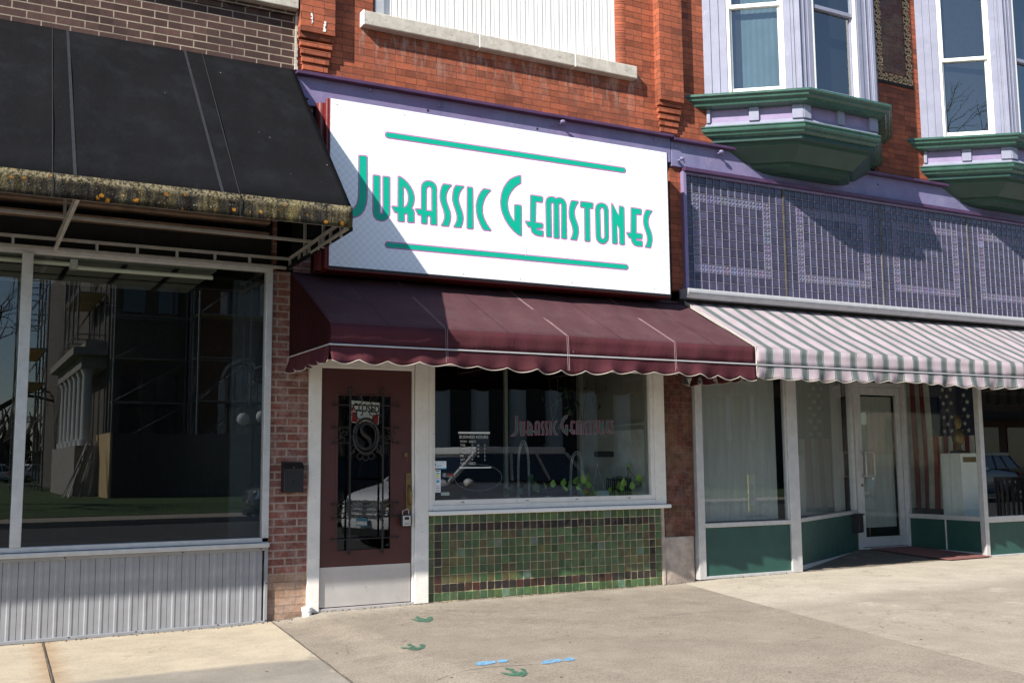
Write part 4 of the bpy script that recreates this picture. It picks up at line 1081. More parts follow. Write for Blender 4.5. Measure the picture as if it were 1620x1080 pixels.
b = MB(); b.poly([(xt, 0, ztp), (xF, yF, zF), (xF, yF, zB), (xt, -.02, 3.02)]); solid(b.build('side_panel', m_blackc, KA), .002)
m_seamb = mat('welded_seam', (.0165, .0175, .0195), .6, var=.2); m_seamd = mat('dark_seam', (.010, .010, .010), .9)
for (tx, ty), (bx_, by_), w_ in (((107, 50), (119, 283), .022), ((292, 86), (353, 305), .022)):
    P = by(tx, ty, 0); Q = by(bx_, by_, yF)
    b = MB(); prev = None
    for k in range(13):
        s_ = k/12; x = P.x+(Q.x-P.x)*s_; y = yF*s_; z = ztp+(zF-ztp)*s_+.004; cur = [b.bm.verts.new((x-w_/2, y-.002, z)), b.bm.verts.new((x+w_/2, y-.002, z))]
        if prev: b.bm.faces.new((prev[0], prev[1], cur[1], cur[0]))
        prev = cur
    b.build('canopy_rib', m_seamb, KA)
for (tx, ty), (bx_, by_) in (((83, 44), (83, 283)), ((320, 88), (380, 307))):
    P = by(tx, ty, 0); Q = by(bx_, by_, yF)
    MB().tube([(P.x, -.002, ztp+.001), ((P.x+Q.x)/2, yF/2-.004, (ztp+zF)/2+.002), (Q.x, yF-.004, zF+.001)], .0032, 5).tube([(Q.x, yF-.012, zF+.01), (Q.x, yF-.014, zB)], .003, 5).build('seam', m_seamd, KA)
# awning frame: square aluminium tubes
b = MB(); w_ = .024
zA0, zA1 = 3.005, 3.088
b.box(-9, -1.345, -.065, -.041, zA1-.012, zA1+.012); b.box(-9, -1.345, -.065, -.041, zA0-.012, zA0+.012)
for px in (19.5, 153, 217, 280, 340, 395):
    x = by(px, 400, -.05).x; b.box(x-.011, x+.011, -.062, -.044, zA0, zA1)
for x in (-4.6, -5.4): b.box(x-.011, x+.011, -.062, -.044, zA0, zA1)
b.build('wall_truss', m_aludull, KA)
b = MB()
b.bar((xt-.03, -.05, zA0), (xF-.02, yF+.03, zB+.005), .022); b.bar((xt-.03, -.05, zA1), (xF-.02, yF+.03, zB+.085), .022)
for t in (.02, .2, .38, .56, .74, .9):
    x = xt-.03+(xF-xt+.01)*t; y = -.05+(yF+.08)*t; b.bar((x, y, zA0), (x, y, zA1+.01), .02)
for t, h in ((.30, 1.0), (.62, .75)):
    x = xt-.03+(xF-xt+.01)*t; y = -.05+(yF+.08)*t; b.bar((x, y, zA0), (x, y, zA0+h), .022)
b.build('side_truss', m_aludull, KA)
b = MB(); b.bar((xt-.05, -.02, zA0-.008), (xF, yF, zB-.004), .016, .03); b.build('side_hem', m_blackc, KA)
b = MB()
b.bar((-9, -.75, 3.16), (xF-.0, -.75, 3.11), .022)
b.bar((-9, yF+.03, zB+.02), (xF, yF+.03, zB+.02), .022); b.bar((-9, yF+.03, zF-.02), (xF, yF+.03, zF-.02), .022)
b.build('cross_tube', m_aludull, KA)
for x in (by(87, 400, -.05).x, -5.6):
    b = MB(); b.bar((x, -.055, zA0), (x+.02, yF+.05, zB+.06), .026); b.bar((x+.01, -.055, zA1), (x+.03, yF+.05, zB+.12), .022); b.bar((x+.012, -.62, 3.07), (x+.012, -.62, 3.9), .022)
    b.build('brace', m_aludull, KA)

# ================================================================== SIGN
SG = thing('shop_sign', 'large white shop sign board with green lettering hanging above the maroon awning', 'sign', (.8, -.15, 3.77))
YS = -.30
c00, c10, c01, c11 = by(521, 422.5, YS), by(1059, 463, YS), by(522, 157, YS), by(1055.5, 240, YS)
X0s, X1s, Z0s, Z1s = -1.066, 2.648, 3.012, 4.536
B(X0s-.012, X1s+.014, YS+.004, -.036, Z0s-.035, Z1s).build('sign_box', m_maroonbox, SG, bevel=.006)
b = MB(); b.tube([(X0s-.018, -.10, Z0s-.02), (X0s-.018, -.10, Z1s+.002)], .055, 20); b.tube([(X0s-.02, YS+.03, Z0s-.02), (X0s-.02, YS+.03, Z1s)], .018, 12)
b.build('side_roll', m_maroonbox, SG, smooth=True)
XM = by(831, 405, YS).x
B(X0s, XM-.0012, YS-.003, YS+.003, Z0s, Z1s).build('sign_face', m_sign, SG); B(XM+.0012, X1s, YS-.0025, YS+.003, Z0s, Z1s).build('sign_face', m_sign, SG)
for zz_ in (3.0,): B(XM-.0035, XM+.0035, YS-.0062, YS-.0058, Z0s+.26, Z0s+.36).build('panel_seam', m_white, SG)
b = MB(); b.box(X0s-.003, X1s+.004, YS-.001, YS+.02, Z0s-.022, Z0s-.001); b.box(X1s+.001, X1s+.013, YS-.001, YS+.02, Z0s-.022, Z1s); b.build('sign_trim', m_black, SG)
for q in ((533, 165), (640, 182), (735, 197), (820, 211), (905, 224), (980, 236), (535, 417), (637, 426), (733, 433), (823, 441), (905, 447), (1035, 457), (1048, 248), (1050, 400)):
    P = by(*q, YS-.004); MB().tube([(P.x, YS-.002, P.z), (P.x, YS-.006, P.z)], .006, 8).build('screw', m_steel, SG)
G1 = {
'J': [[(162,160),(172,155),(236,160),(246,170),(247,400),(246,560),(238,620),(218,678),(184,720),(142,744),(98,752),(50,748),(20,738),(14,726),(46,690),(78,680),(112,660),(140,622),(156,570),(160,500)]],
'U': [[(297,347),(305,340),(358,345),(367,354),(366,690),(370,704),(380,709),(390,702),(392,690),(390,362),(398,352),(450,357),(460,366),(460,690),(457,724),(440,757),(412,777),(372,782),(332,768),(306,738),(296,695)]],
'R': [[(535,357),(548,352),(572,364),(600,385),(628,412),(655,448),(678,492),(690,530),(693,560),(690,598),(682,626),(668,655),(684,668),(692,695),(692,798),(634,795),(625,787),(625,728),(614,710),(602,714),(598,728),(598,783),(590,790),(540,785),(533,777),(533,705),(502,698),(474,642),(484,635),(533,640)],
      [(590,460),(602,466),(616,486),(628,520),(633,556),(630,592),(620,622),(606,640),(590,646)]],
'A': [[(755,460),(762,430),(778,408),(800,397),(824,394),(852,399),(876,411),(895,433),(905,462),(908,822),(850,816),(842,808),(842,748),(835,735),(826,732),(818,737),(815,750),(815,800),(808,812),(764,806),(755,799),(755,728),(724,722),(697,667),(706,660),(755,662)],
      [(808,484),(814,464),(830,452),(846,460),(854,482),(855,680),(806,676)]],
'S': [[(962,427),(972,425),(1038,432),(1047,444),(1024,468),(1008,496),(997,528),(994,560),(1002,602),(1018,645),(1033,688),(1040,740),(1032,790),(1017,832),(955,828),(944,819),(962,790),(974,758),(976,720),(965,672),(946,622),(935,580),(932,545),(936,500),(946,458)]],
'I': [[(1190,457),(1200,453),(1240,458),(1248,467),(1252,850),(1245,858),(1198,854),(1188,845)]],
'C': [[(1345,472),(1356,470),(1410,480),(1420,491),(1394,518),(1370,552),(1350,596),(1340,645),(1341,700),(1353,748),(1376,796),(1402,835),(1422,864),(1415,876),(1350,868),(1335,852),(1312,806),(1290,752),(1277,690),(1275,630),(1284,580),(1300,535),(1320,500)]]}
G2 = {
'G': [[(240,158),(254,162),(255,234),(226,250),(196,274),(168,308),(148,344),(136,384),(132,420),(138,468),(152,512),(170,546),(192,577),(192,432),(200,425),(250,430),(260,440),(262,710),(252,718),(222,702),(185,670),(145,626),(108,568),(82,510),(68,452),(64,400),(72,334),(92,274),(118,232),(150,196),(194,172)]],
'E': [[(338,342),(348,337),(446,351),(456,362),(452,405),(442,410),(392,402),(388,588),(450,595),(458,605),(455,645),(404,648),(402,656),(452,662),(460,671),(458,720),(404,714),(375,702),(352,680),(342,650),(340,635),(318,632),(290,582),(298,575),(336,580)]],
'M': [[(478,402),(486,374),(504,357),(526,352),(552,354),(574,368),(596,360),(624,364),(648,378),(663,400),(670,432),(675,738),(666,745),(628,740),(622,733),(623,432),(618,420),(611,418),(604,422),(602,434),(606,733),(598,740),(558,736),(552,728),(552,428),(546,414),(539,411),(532,415),(530,428),(536,720),(528,728),(490,724),(484,715)]],
's': [[(714,390),(726,387),(775,395),(782,405),(762,434),(748,468),(744,505),(752,548),(768,588),(780,632),(783,680),(775,720),(764,756),(712,750),(705,742),(720,712),(728,676),(723,634),(708,592),(694,548),(690,505),(694,460),(702,418)]],
'T': [[(796,402),(804,395),(906,408),(916,417),(913,465),(884,464),(888,760),(880,768),(842,765),(836,757),(833,458),(800,453),(794,445)]],
'O': [[(932,472),(938,440),(954,420),(976,411),(1000,411),(1026,421),(1044,438),(1054,470),(1058,722),(1052,754),(1034,778),(1008,790),(982,785),(958,769),(944,748),(938,718)],
      [(978,480),(984,462),(994,455),(1005,461),(1012,484),(1018,714),(1012,734),(1000,740),(990,732),(985,710)]],
'N': [[(1080,420),(1086,413),(1096,424),(1148,524),(1149,445),(1158,437),(1190,445),(1198,453),(1205,792),(1196,799),(1162,794),(1155,786),(1152,652),(1132,608),(1138,782),(1130,791),(1096,787),(1088,779)]],
'e': [[(1258,457),(1266,452),(1350,465),(1360,475),(1356,520),(1346,524),(1310,518),(1310,685),(1358,692),(1366,702),(1363,745),(1312,742),(1311,752),(1358,757),(1368,766),(1366,814),(1318,810),(1290,800),(1270,778),(1260,750),(1258,735),(1240,732),(1217,687),(1225,678),(1256,683)]],
'z': [[(1395,477),(1404,472),(1450,480),(1456,489),(1436,518),(1423,550),(1419,588),(1428,628),(1444,668),(1455,712),(1457,755),(1450,795),(1440,826),(1395,820),(1387,812),(1402,784),(1409,748),(1404,706),(1390,662),(1376,620),(1371,578),(1375,532),(1385,497)]]}
glyphs = []
def sg(x, y): P = by(x, y, YS); return (P.x, P.z)
for ch, loops in G1.items():
    for sx, sy in ([(0, 0)] if ch != 'S' else [(0, 0), (118, 13)]):
        glyphs.append([[sg(540+(a+sx)/6, 220+(c+sy)/6) for a, c in lp] for lp in loops])
for ch, loops in G2.items():
    glyphs.append([[sg(780+a/5.786, 250+c/5.786) for a, c in lp] for lp in loops])
def area(lp): return sum(a[0]*b_[1]-b_[0]*a[1] for a, b_ in zip(lp, lp[1:]+lp[:1]))/2
def offs(lp, d):      # move a loop outward by d (holes: pass -d)
    s_ = 1 if area(lp) > 0 else -1; n = len(lp); out = []
    for i in range(n):
        p0, p1, p2 = Vector(lp[i-1]), Vector(lp[i]), Vector(lp[(i+1) % n])
        a = (p1-p0); c = (p2-p1)
        if a.length < 1e-6 or c.length < 1e-6: out.append(tuple(p1)); continue
        a.normalize(); c.normalize(); na = Vector((a.y, -a.x)); nc = Vector((c.y, -c.x)); m_ = na+nc
        if m_.length < .2: m_ = na
        m_ = m_/max(.45, m_.dot(na)); out.append(tuple(p1+m_*d*s_))
    return out
def lettering(glyphs, place, mt, mp, parent, k=1.0, names=('letter', 'letter_outline')):
    for gl in glyphs:
        inner = [offs(lp, -.0062*k if i == 0 else .0062*k) for i, lp in enumerate(gl)]
        gl = [offs(lp, .0035 if i == 0 else -.0035) for i, lp in enumerate(gl)]
        fill2d(names[1], gl, lambda u, v, w_: place(u, v, w_, .0), mp, parent, .0006*k)
        fill2d(names[0], inner, lambda u, v, w_: place(u, v, w_, .0012*k), mt, parent, .0006*k)
lettering(glyphs, lambda u, v, w_, d: (u, YS-.0040-d+w_, v), m_teal, m_pink, SG)
for (xa, ya), (xb, yb) in (((613.5, 214), (986, 269.5)), ((613.5, 387.5), (990, 422.5))):
    A_, B_ = Vector(sg(xa, ya)), Vector(sg(xb, yb)); R_ = .0295; d = (B_-A_).normalized(); nn = Vector((-d.y, d.x)); lp = []
    for k in range(13): t = math.pi/2+math.pi*k/12; lp.append(tuple(A_+d*R_*math.cos(t)+nn*R_*math.sin(t)))
    for k in range(13): t = -math.pi/2+math.pi*k/12; lp.append(tuple(B_+d*R_*math.cos(t)+nn*R_*math.sin(t)))
    fill2d('bar_outline', [offs(lp, .003)], lambda u, v, w_: (u, YS-.0040+w_, v), m_pink, SG)
    fill2d('bar', [offs(lp, -.007)], lambda u, v, w_: (u, YS-.0052+w_, v), m_teal, SG)
# ================================================================== WINDOW LETTERING AND SIGNS
WL = thing('window_lettering', 'small green and magenta shop name lettered on the gem shop window glass', 'lettering', (1.6, .02, 1.7))
allp = [p for g_ in glyphs for p in g_[0]]
u0, u1 = min(p[0] for p in allp), max(p[0] for p in allp); v0, v1 = min(p[1] for p in allp), max(p[1] for p in allp)
YG = .019
tl_, tr_ = by(808, 690, YG), by(972, 686.5, YG); hh = by(808, 657, YG).z-tl_.z
def wpl(u, v, w_, d):
    a = (u-u0)/(u1-u0); c = (v-v0)/(v1-v0); return (tl_.x+(tr_.x-tl_.x)*a, YG-.0006-d+w_, tl_.z+(tr_.z-tl_.z)*a+hh*c)
lettering(glyphs, wpl, m_teald, m_pinkd, WL, 1.3)
YG = .018
def on_glass(name, label, cat, x0, y0, x1, y1, m, d=0.0, parent=None):
    A_, C_ = by(x0, y1, YG), by(x1, y0, YG); b = B(A_.x, C_.x, YG-d-.0008, YG-d, A_.z, C_.z)
    o = b.build(name, m, parent)
    if label: tag(o, label, cat)
    return o
HS = thing('hours_sign', 'white business hours lettering between two white bars on the shop window glass', 'sign', (.45, .02, 1.3))
m_wl = mat('white_vinyl', (.62, .64, .62), .6, var=.03)
on_glass('bar', None, None, 725, 683, 775, 685.6, m_wl, 0, HS); on_glass('bar', None, None, 726.5, 738, 777, 740.6, m_wl, 0, HS)
def gtext(body, x, y, hpx, parent, m=m_wl, xs=1.0, yy=None, align='LEFT', bold=.0):
    P = by(x, y, YG if yy is None else yy); sz = (by(x, y-hpx, YG).z-P.z)/.70
    return text('lettering', body, sz, lambda u, v, w_: (P.x+u, (YG if yy is None else yy)-.001+w_, P.z+v), m, parent, xscale=xs, align=align, bold=bold)
gtext('BUSINESS HOURS', 726.5, 693, 4.6, HS, xs=1.0)
for k, (dname, t1, t2, t3) in enumerate((('MON', '', '', ''), ('TUE', '9', '30', '5'), ('WED', '9', '30', '5'), ('THU', '9', '30', '5'), ('FRI', '9', '30', '5'), ('SAT', '9', '', '5'), ('SUN', '', '', ''))):
    y = 699.5+k*5.75; gtext(dname, 728, y, 3.4, HS)
    if t1: gtext(t1, 746, y, 3, HS)
    if t2: gtext(t2, 755, y, 2.4, HS)
    if t3: gtext(t3, 766, y, 3, HS)
    if k in (0, 6):
        b = MB(); A_, C_ = by(742, y+.2, YG), by(752, y-3, YG)
        for a in ((A_.x, C_.x, A_.z, A_.z+.003), (A_.x, C_.x, C_.z-.003, C_.z), (A_.x, A_.x+.003, A_.z, C_.z), (C_.x-.003, C_.x, A_.z, C_.z)): b.box(a[0], a[1], YG-.001, YG, a[2], a[3])
        gtext('closed', 743, y-.5, 1.9, HS, xs=.85); b.build('box_outline', m_wl, HS)
m_blue = mat('sky_blue_print', (.02, .32, .55), .5); m_yel = mat('yellow_print', (.75, .60, .05), .5); m_red = mat('red_print', (.50, .02, .02), .5); m_grn = mat('green_print', (.15, .50, .12), .5)
m_orange = mat('orange_print', (.8, .30, .04), .5); m_wp = mat('white_paper', (.78, .80, .82), .6, var=.02)
ST = thing('sticker', 'small white sticker with a blue and orange foot at the window corner', 'sticker', tuple(by(696, 735, .019)))
on_glass('sticker_sheet', None, None, 686, 729, 706, 741.5, m_wp, 0, ST); on_glass('sticker_stripe', None, None, 691.5, 740, 706, 741.7, m_blue, .001, ST); on_glass('sticker_stripe', None, None, 686, 740, 691.5, 741.7, m_orange, .001, ST)
on_glass('sticker_mark', None, None, 686.8, 733, 689.5, 737, m_blue, .001, ST)
for yy in (731, 734.5, 736.5): on_glass('sticker_print', None, None, 690.5, yy, 699 if yy > 732 else 703, yy+.6, m_blue, .001, ST)
S2 = thing('sticker', 'tall narrow white rating sticker with green, yellow and blue squares on the window glass', 'sticker', tuple(by(692, 760, .019)))
on_glass('sticker_sheet', None, None, 688, 743, 697, 778.5, m_wp, 0, S2)
for (a, c, m_) in ((747.5, 750, m_grn), (751.5, 754, m_yel), (759, 763, m_blue)): on_glass('sticker_mark', None, None, 690.5, a, 695, c, m_, .001, S2)
for (a, c) in ((744.2, 745.4), (756, 756.6), (768, 768.6), (771, 772), (775, 776)): on_glass('sticker_print', None, None, 690, a, 695.5, c, m_black, .001, S2)
S3 = thing('sticker', 'dark rectangular sticker with a round grey badge and red word block on the window glass', 'sticker', tuple(by(708, 751, .019)))
on_glass('sticker_sheet', None, None, 699, 747, 717, 755.5, m_black, 0, S3); on_glass('sticker_print', None, None, 707, 749.5, 716, 751.5, m_red, .001, S3); on_glass('sticker_print', None, None, 707, 753, 716, 753.8, m_wl, .001, S3)
P = by(703, 751, YG); MB().tube([(P.x, YG-.002, P.z), (P.x, YG-.001, P.z)], .020, 20).build('badge', mat('grey_blue_print', (.16, .24, .28), .5), S3)
S4 = tag(on_glass('sticker', None, None, 697.5, 778, 711, 783.5, mat('faded_label', (.30, .36, .33), .6), 0), 'faded grey green label low on the window glass below the other stickers', 'sticker')
# closed sign in the door
CS = thing('closed_sign', 'white and red CLOSED sign hanging inside the maroon door glass', 'sign', tuple(by(578, 652, .03)))
def cq(x, y, Y=.034): P = by(x, y, Y); return (P.x, Y, P.z)
b = MB(); b.prism([cq(556, 633), cq(555, 668), cq(599, 671.5), cq(601, 637)], (0, .003, 0)); b.build('board', m_white, CS)
for pts in ([(557, 651), (556.3, 666.5), (565, 667.5), (565.5, 651.5)], [(589, 656), (588, 669), (598, 670.5), (599, 655)], [(556, 643), (555.6, 650), (559, 650.5), (559.5, 643.5)], [(565, 666.2), (565, 667.6), (588, 669.6), (588, 668)]):
    b = MB(); b.prism([cq(x, y, .033) for x, y in pts], (0, .0005, 0)); b.build('red_block', m_red, CS)
P = by(558.5, 649, .033); text('lettering', 'CLOSED', .098, lambda u, v, w_: (P.x+u*.70, .0325+w_, P.z+v-u*.055), m_black, CS, bold=.0025)
for x_ in (562, 578, 594): 
    Q = by(x_, 636+ (x_-562)*.08, .033); MB().tube([(Q.x, .030, Q.z), (Q.x, .033, Q.z)], .004, 8).build('eyelet', m_black, CS)
# lock box on the door handle
P = by(642, 822, -.06); LK = thing('lock_box', 'small black and silver key lock box hanging on the maroon door', 'lock box', (P.x, -.05, P.z))
A_, C_ = by(635, 833, -.07), by(650.5, 813, -.07)
B(A_.x, C_.x, -.07, -.03, A_.z, C_.z).build('body', m_black, LK, bevel=.006); B(A_.x+.014, C_.x-.006, -.0735, -.069, A_.z+.008, C_.z-.010).build('face_plate', m_steel, LK, bevel=.004)
B(A_.x+.030, C_.x-.022, -.076, -.073, C_.z-.048, C_.z-.022).build('dial_window', m_black, LK, bevel=.003)
for z_ in (.022, .033): B(A_.x+.028, C_.x-.02, -.0745, -.0730, A_.z+z_, A_.z+z_+.003).build('printed_line', m_black, LK)
MB().tube([(A_.x+.02, -.05, C_.z), (A_.x+.02, -.05, C_.z+.03), (C_.x-.03, -.05, C_.z+.05), (C_.x-.015, -.05, C_.z+.03), (C_.x-.015, -.05, C_.z)], .004, 6).build('shackle', m_steel, LK)
# mailbox on pier
MX = thing('mailbox', 'small black metal mailbox on the red brick pier beside the white door frame', 'mailbox', (-1.29, -.05, 1.03))
A_, C_ = by(449, 779, -.10), by(481, 734, -.10)
b = MB(); b.prism([(A_.x, -.0, A_.z), (A_.x, -.10, A_.z), (A_.x, -.10, C_.z-.045), (A_.x, -.055, C_.z), (A_.x, -.0, C_.z+.015)], (C_.x-A_.x, 0, 0)); b.build('body', m_black, MX, bevel=.006)
b = MB(); b.prism([(A_.x-.004, -.108, C_.z-.055), (A_.x-.004, -.112, C_.z-.04), (A_.x-.004, -.058, C_.z+.008), (A_.x-.004, -.0, C_.z+.022), (A_.x-.004, -.0, C_.z+.012), (A_.x-.004, -.055, C_.z-.002), (A_.x-.004, -.104, C_.z-.048)], (C_.x-A_.x+.008, 0, 0)); b.build('lid', m_iron, MX, bevel=.002)
B((A_.x+C_.x)/2-.006, (A_.x+C_.x)/2+.004, -.102, -.10, C_.z-.038+.0, C_.z-.022).build('emblem', m_chrome, MX)
MB().tube([((A_.x+C_.x)/2, -.1, A_.z+.09), ((A_.x+C_.x)/2, -.112, A_.z+.085), ((A_.x+C_.x)/2, -.112, A_.z+.07)], .008, 6).build('knob', m_iron, MX)
# mailbox / literature box in the right entry
P = Vector((6.60, 1.06, .43)); MX2 = thing('mailbox', 'small black box mounted low on the green panel left of the glass entry door', 'mailbox', tuple(P))
b = MB(); wall_on(b, SP, SQ, SL-.27, SL-.09, .33, .56, .0, .10); b.build('body', m_black, MX2, bevel=.006)
b = MB(); wall_on(b, SP, SQ, SL-.275, SL-.085, .555, .575, -.0, .12); b.build('lid', m_iron, MX2, bevel=.003)
# white pipe stub
P = bz(480, 975, -.03); PS = thing('pipe_stub', 'short white capped pipe stub on the pavement by the door frame', 'pipe', (P.x, P.y, -.03))
px_, py_ = -1.10, -.07
MB().tube([(-1.150, -.065, -.03), (-1.150, -.065, .045)], .040, 20).build('pipe', m_white, PS, smooth=True)
MB().tube([(-1.150, -.065, .018), (-1.150, -.065, .050), (-1.150, -.065, .052)], [.046, .046, .036], 20).build('cap', m_white, PS, smooth=True)
# door mat
DM = MB(); q_ = [(6.92, -.12, .052), (7.70, -.10, .055), (7.70, 1.15, .10), (6.95, 1.17, .10)]
DM.prism(q_, (0, 0, .008)); tag(DM.build('door_mat', m_mat, bevel=.002), 'long rust red rubber mat on the concrete in front of the glass entry door', 'mat')

# ================================================================== PAINTED FOOTPRINTS
m_fg = mat('green_ground_paint', (.055, .155, .095), .85, var=.35, scale=30, bump=.3); m_fb = mat('blue_ground_paint', (.17, .36, .54), .85, var=.2, scale=30, bump=.3)
def worn(m_):
    t = m_.node_tree; out = t.nodes['Material Output']; bs = t.nodes['Principled BSDF']; g = t.nodes.new('ShaderNodeNewGeometry'); nz = t.nodes.new('ShaderNodeTexNoise'); nz.inputs['Scale'].default_value = 38; nz.inputs['Detail'].default_value = 6; nz.inputs['Roughness'].default_value = .75
    t.links.new(g.outputs['Position'], nz.inputs['Vector']); rp = t.nodes.new('ShaderNodeValToRGB'); rp.color_ramp.elements[0].position = .40; rp.color_ramp.elements[1].position = .52; rp.color_ramp.elements[0].color = (.25, .25, .25, 1)
    t.links.new(nz.outputs['Fac'], rp.inputs[0]); tr = t.nodes.new('ShaderNodeBsdfTransparent'); mx = t.nodes.new('ShaderNodeMixShader'); t.links.new(rp.outputs[0], mx.inputs[0]); t.links.new(tr.outputs[0], mx.inputs[1]); t.links.new(bs.outputs[0], mx.inputs[2]); t.links.new(mx.outputs[0], out.inputs[0])
worn(m_fg); worn(m_fb)
def ground_poly(name, label, cat, loops, m, group=None, ph=0):
    b = MB()
    for lp in loops:
        pts = []
        n = len(lp)
        for i in range(n):
            (xa, ya), (xb, yb) = lp[i], lp[(i+1) % n]
            for k in range(4):
                t = k/4; P = bz(xa+(xb-xa)*t, ya+(yb-ya)*t, 0.0); pts.append((P.x+random.uniform(-.004, .004), P.y+random.uniform(-.006, .006), gz(P.x)+.004*P.y+.004))
        b.poly(pts)
    o = b.build(name, m); o.data.polygons[0].use_smooth = False
    return tag(o, label, cat, group)
ZP = lambda pts: [(640+x/5.786, 950+y/5.786) for x, y in pts]
ground_poly('dinosaur_print', 'green three toed dinosaur print on the pavement nearest the maroon door', 'painted footprint',
 [ZP([(55,158),(100,162),(132,172),(112,160),(98,148),(118,134),(150,150),(192,160),(205,158),(206,146),(236,137),(256,145),(260,162),(240,178),(205,188),(160,182),(120,182),(85,170)])], m_fg, 'green painted dinosaur prints')
ground_poly('dinosaur_print', 'green dinosaur print farthest left, below the door on the pavement', 'painted footprint',
 [ZP([(-50,405),(-20,402),(0,400),(30,406),(52,406),(56,395),(20,388),(20,378),(50,372),(64,378),(74,390),(88,390),(96,404),(116,408),(136,404),(142,392),(132,384),(160,374),(188,382),(190,395),(176,412),(150,424),(110,430),(60,428),(20,415),(-15,412)])], m_fg, 'green painted dinosaur prints')
ground_poly('dinosaur_print', 'green dinosaur print between and just below the two blue shoe prints', 'painted footprint',
 [ZP([(865,625),(905,628),(950,636),(985,632),(978,615),(925,600),(912,588),(935,586),(970,594),(998,596),(1006,612),(1040,624),(1070,622),(1078,610),(1054,598),(1076,590),(1110,602),(1115,622),(1130,636),(1115,650),(1085,664),(1040,658),(1000,660),(950,652),(905,642)])], m_fg, 'green painted dinosaur prints')
for (dx, dy_, lab) in ((0, 0, 'left one of two blue painted shoe prints on the pavement'), (606, -12, 'right one of two blue painted shoe prints on the pavement')):
    ground_poly('shoe_print', lab, 'painted footprint', [ZP([(x+dx, y+dy_) for x, y in ((643,552),(665,540),(710,532),(760,528),(810,524),(836,532),(838,542),(800,552),(750,560),(690,568),(655,566))]), ZP([(x+dx, y+dy_) for x, y in ((848,530),(870,516),(900,511),(935,516),(955,525),(935,536),(895,543),(865,542))])], m_fb, 'blue painted shoe prints')

# ================================================================== THINGS IN THE WINDOWS
def leaf(b, c, r, yaw, tilt, fold=.25):
    M_ = Matrix.Translation(c) @ Matrix.Rotation(yaw, 4, 'Z') @ Matrix.Rotation(tilt, 4, 'X')
    out = [(0, -.9), (.45, -.75), (.72, -.25), (.62, .25), (.3, .75), (0, 1.15), (-.3, .75), (-.62, .25), (-.72, -.25), (-.45, -.75)]
    mid = [b.bm.verts.new(M_ @ Vector((0, y*r, -fold*r*.3))) for y in (-.9, 0, 1.15)]
    for s_ in (1, -1):
        vs = [b.bm.verts.new(M_ @ Vector((s_*abs(x)*r, y*r, abs(x)*r*fold))) for x, y in ((.45, -.75), (.72, -.25), (.62, .25), (.3, .75))]
        seq = [mid[0]]+vs+[mid[2], mid[1]]; b.bm.faces.new(seq)
rl = random.Random(11)
def vine(label, spots, m=m_leaf, y0=.12, y1=.4, r0=.028, r1=.05):
    P0 = by(spots[0][0], spots[0][1], .25); V_ = thing('trailing_vine', label, 'plant', tuple(P0), 'trailing vines on the display shelf'); b = MB(); st = MB(); pts = []
    for x, y in spots:
        Y = rl.uniform(y0, y1); P = by(x, y, Y); pts.append(P); leaf(b, P, rl.uniform(r0, r1), rl.uniform(-1, 1), rl.uniform(.7, 2.0))
    for a, c in zip(pts, pts[1:]): st.tube([a+Vector((0, .03, -.02)), (a+c)/2+Vector((0, .03, -.035)), c+Vector((0, .03, -.02))], .003, 5)
    b.build('leaves', m, V_); st.build('stem', m_leafd, V_)
vine('yellow green vine leaves on the shelf between the two necklace arches', [(862, 768), (875, 765), (892, 763), (893, 772), (901, 768), (850, 775)])
vine('yellow green heart shaped vine leaves below the right necklace arch', [(916, 770), (922, 758), (930, 766), (931, 756), (926, 778), (938, 774), (912, 760), (918, 778), (941, 779), (933, 783)], r0=.034, r1=.055)
vine('yellow green vine trailing in front of the dark wire basket in the window', [(965, 774), (975, 779), (987, 763), (984, 772), (979, 768), (1004, 762), (1011, 756), (995, 735), (1000, 768), (1012, 764)])
vine('dull green vine leaves low at the shelf left of the first necklace arch', [(800, 778), (810, 772), (835, 768), (842, 762), (848, 770), (822, 776), (840, 755)], m=m_leafd)
hp_ = thing('hanging_plant', 'dark green hanging plant with trailing stems inside the upper shop window', 'plant', tuple(by(900, 620, .7)))
b = MB(); st = MB()
for k in range(30):
    x = rl.gauss(905, 26); y = 612+abs(rl.gauss(0, 26)); leaf(b, by(x, y, rl.uniform(.5, .9)), rl.uniform(.02, .045), rl.uniform(-2, 2), rl.uniform(0, 3))
for k in range(7):
    x = 870+k*12; st.tube([by(x, 600, .7), by(x+rl.uniform(-8, 8), 640, .7), by(x+rl.uniform(-14, 14), 690, .7)], .003, 5)
b.build('foliage', m_leafd, hp_); st.build('stems', m_leafd, hp_)
m_bead = mat('clear_beads', (.24, .26, .25), .25, var=.3, scale=60)
for (x0, x1, yt, yb, lab) in ((819, 838, 697, 768, 'tall narrow arch of pale beads standing left on the display shelf'), (902, 924, 714, 768, 'shorter arch of pale beads standing right on the display shelf')):
    A_ = by(x0, yb, .3); C_ = by(x1, yb, .3); T_ = by((x0+x1)/2, yt, .3); n_ = 18
    AR = thing('bead_arch', lab, 'jewellery display', ((A_.x+C_.x)/2, .3, .9)); b = MB(); cx = (A_.x+C_.x)/2; rx = (C_.x-A_.x)/2; h = T_.z-.9
    for s_ in (1, .8): b.tube([(cx-rx*s_*math.cos(math.pi*k/n_)*(1), .3, .9+h*(s_*.25+.75)*math.sin(math.pi*k/n_)**.42) for k in range(n_+1)], .005, 6)
    b.build('arch_wire', m_bead, AR, smooth=True); B(cx-rx-.02, cx+rx+.02, .25, .35, .90, .912).build('base', m_black, AR)
P = by(945, 775, .3); EZ = thing('easel', 'small pale tripod easel on the display shelf beside the wire basket', 'easel', (P.x, .3, .9)); T_ = by(944, 733, .3)
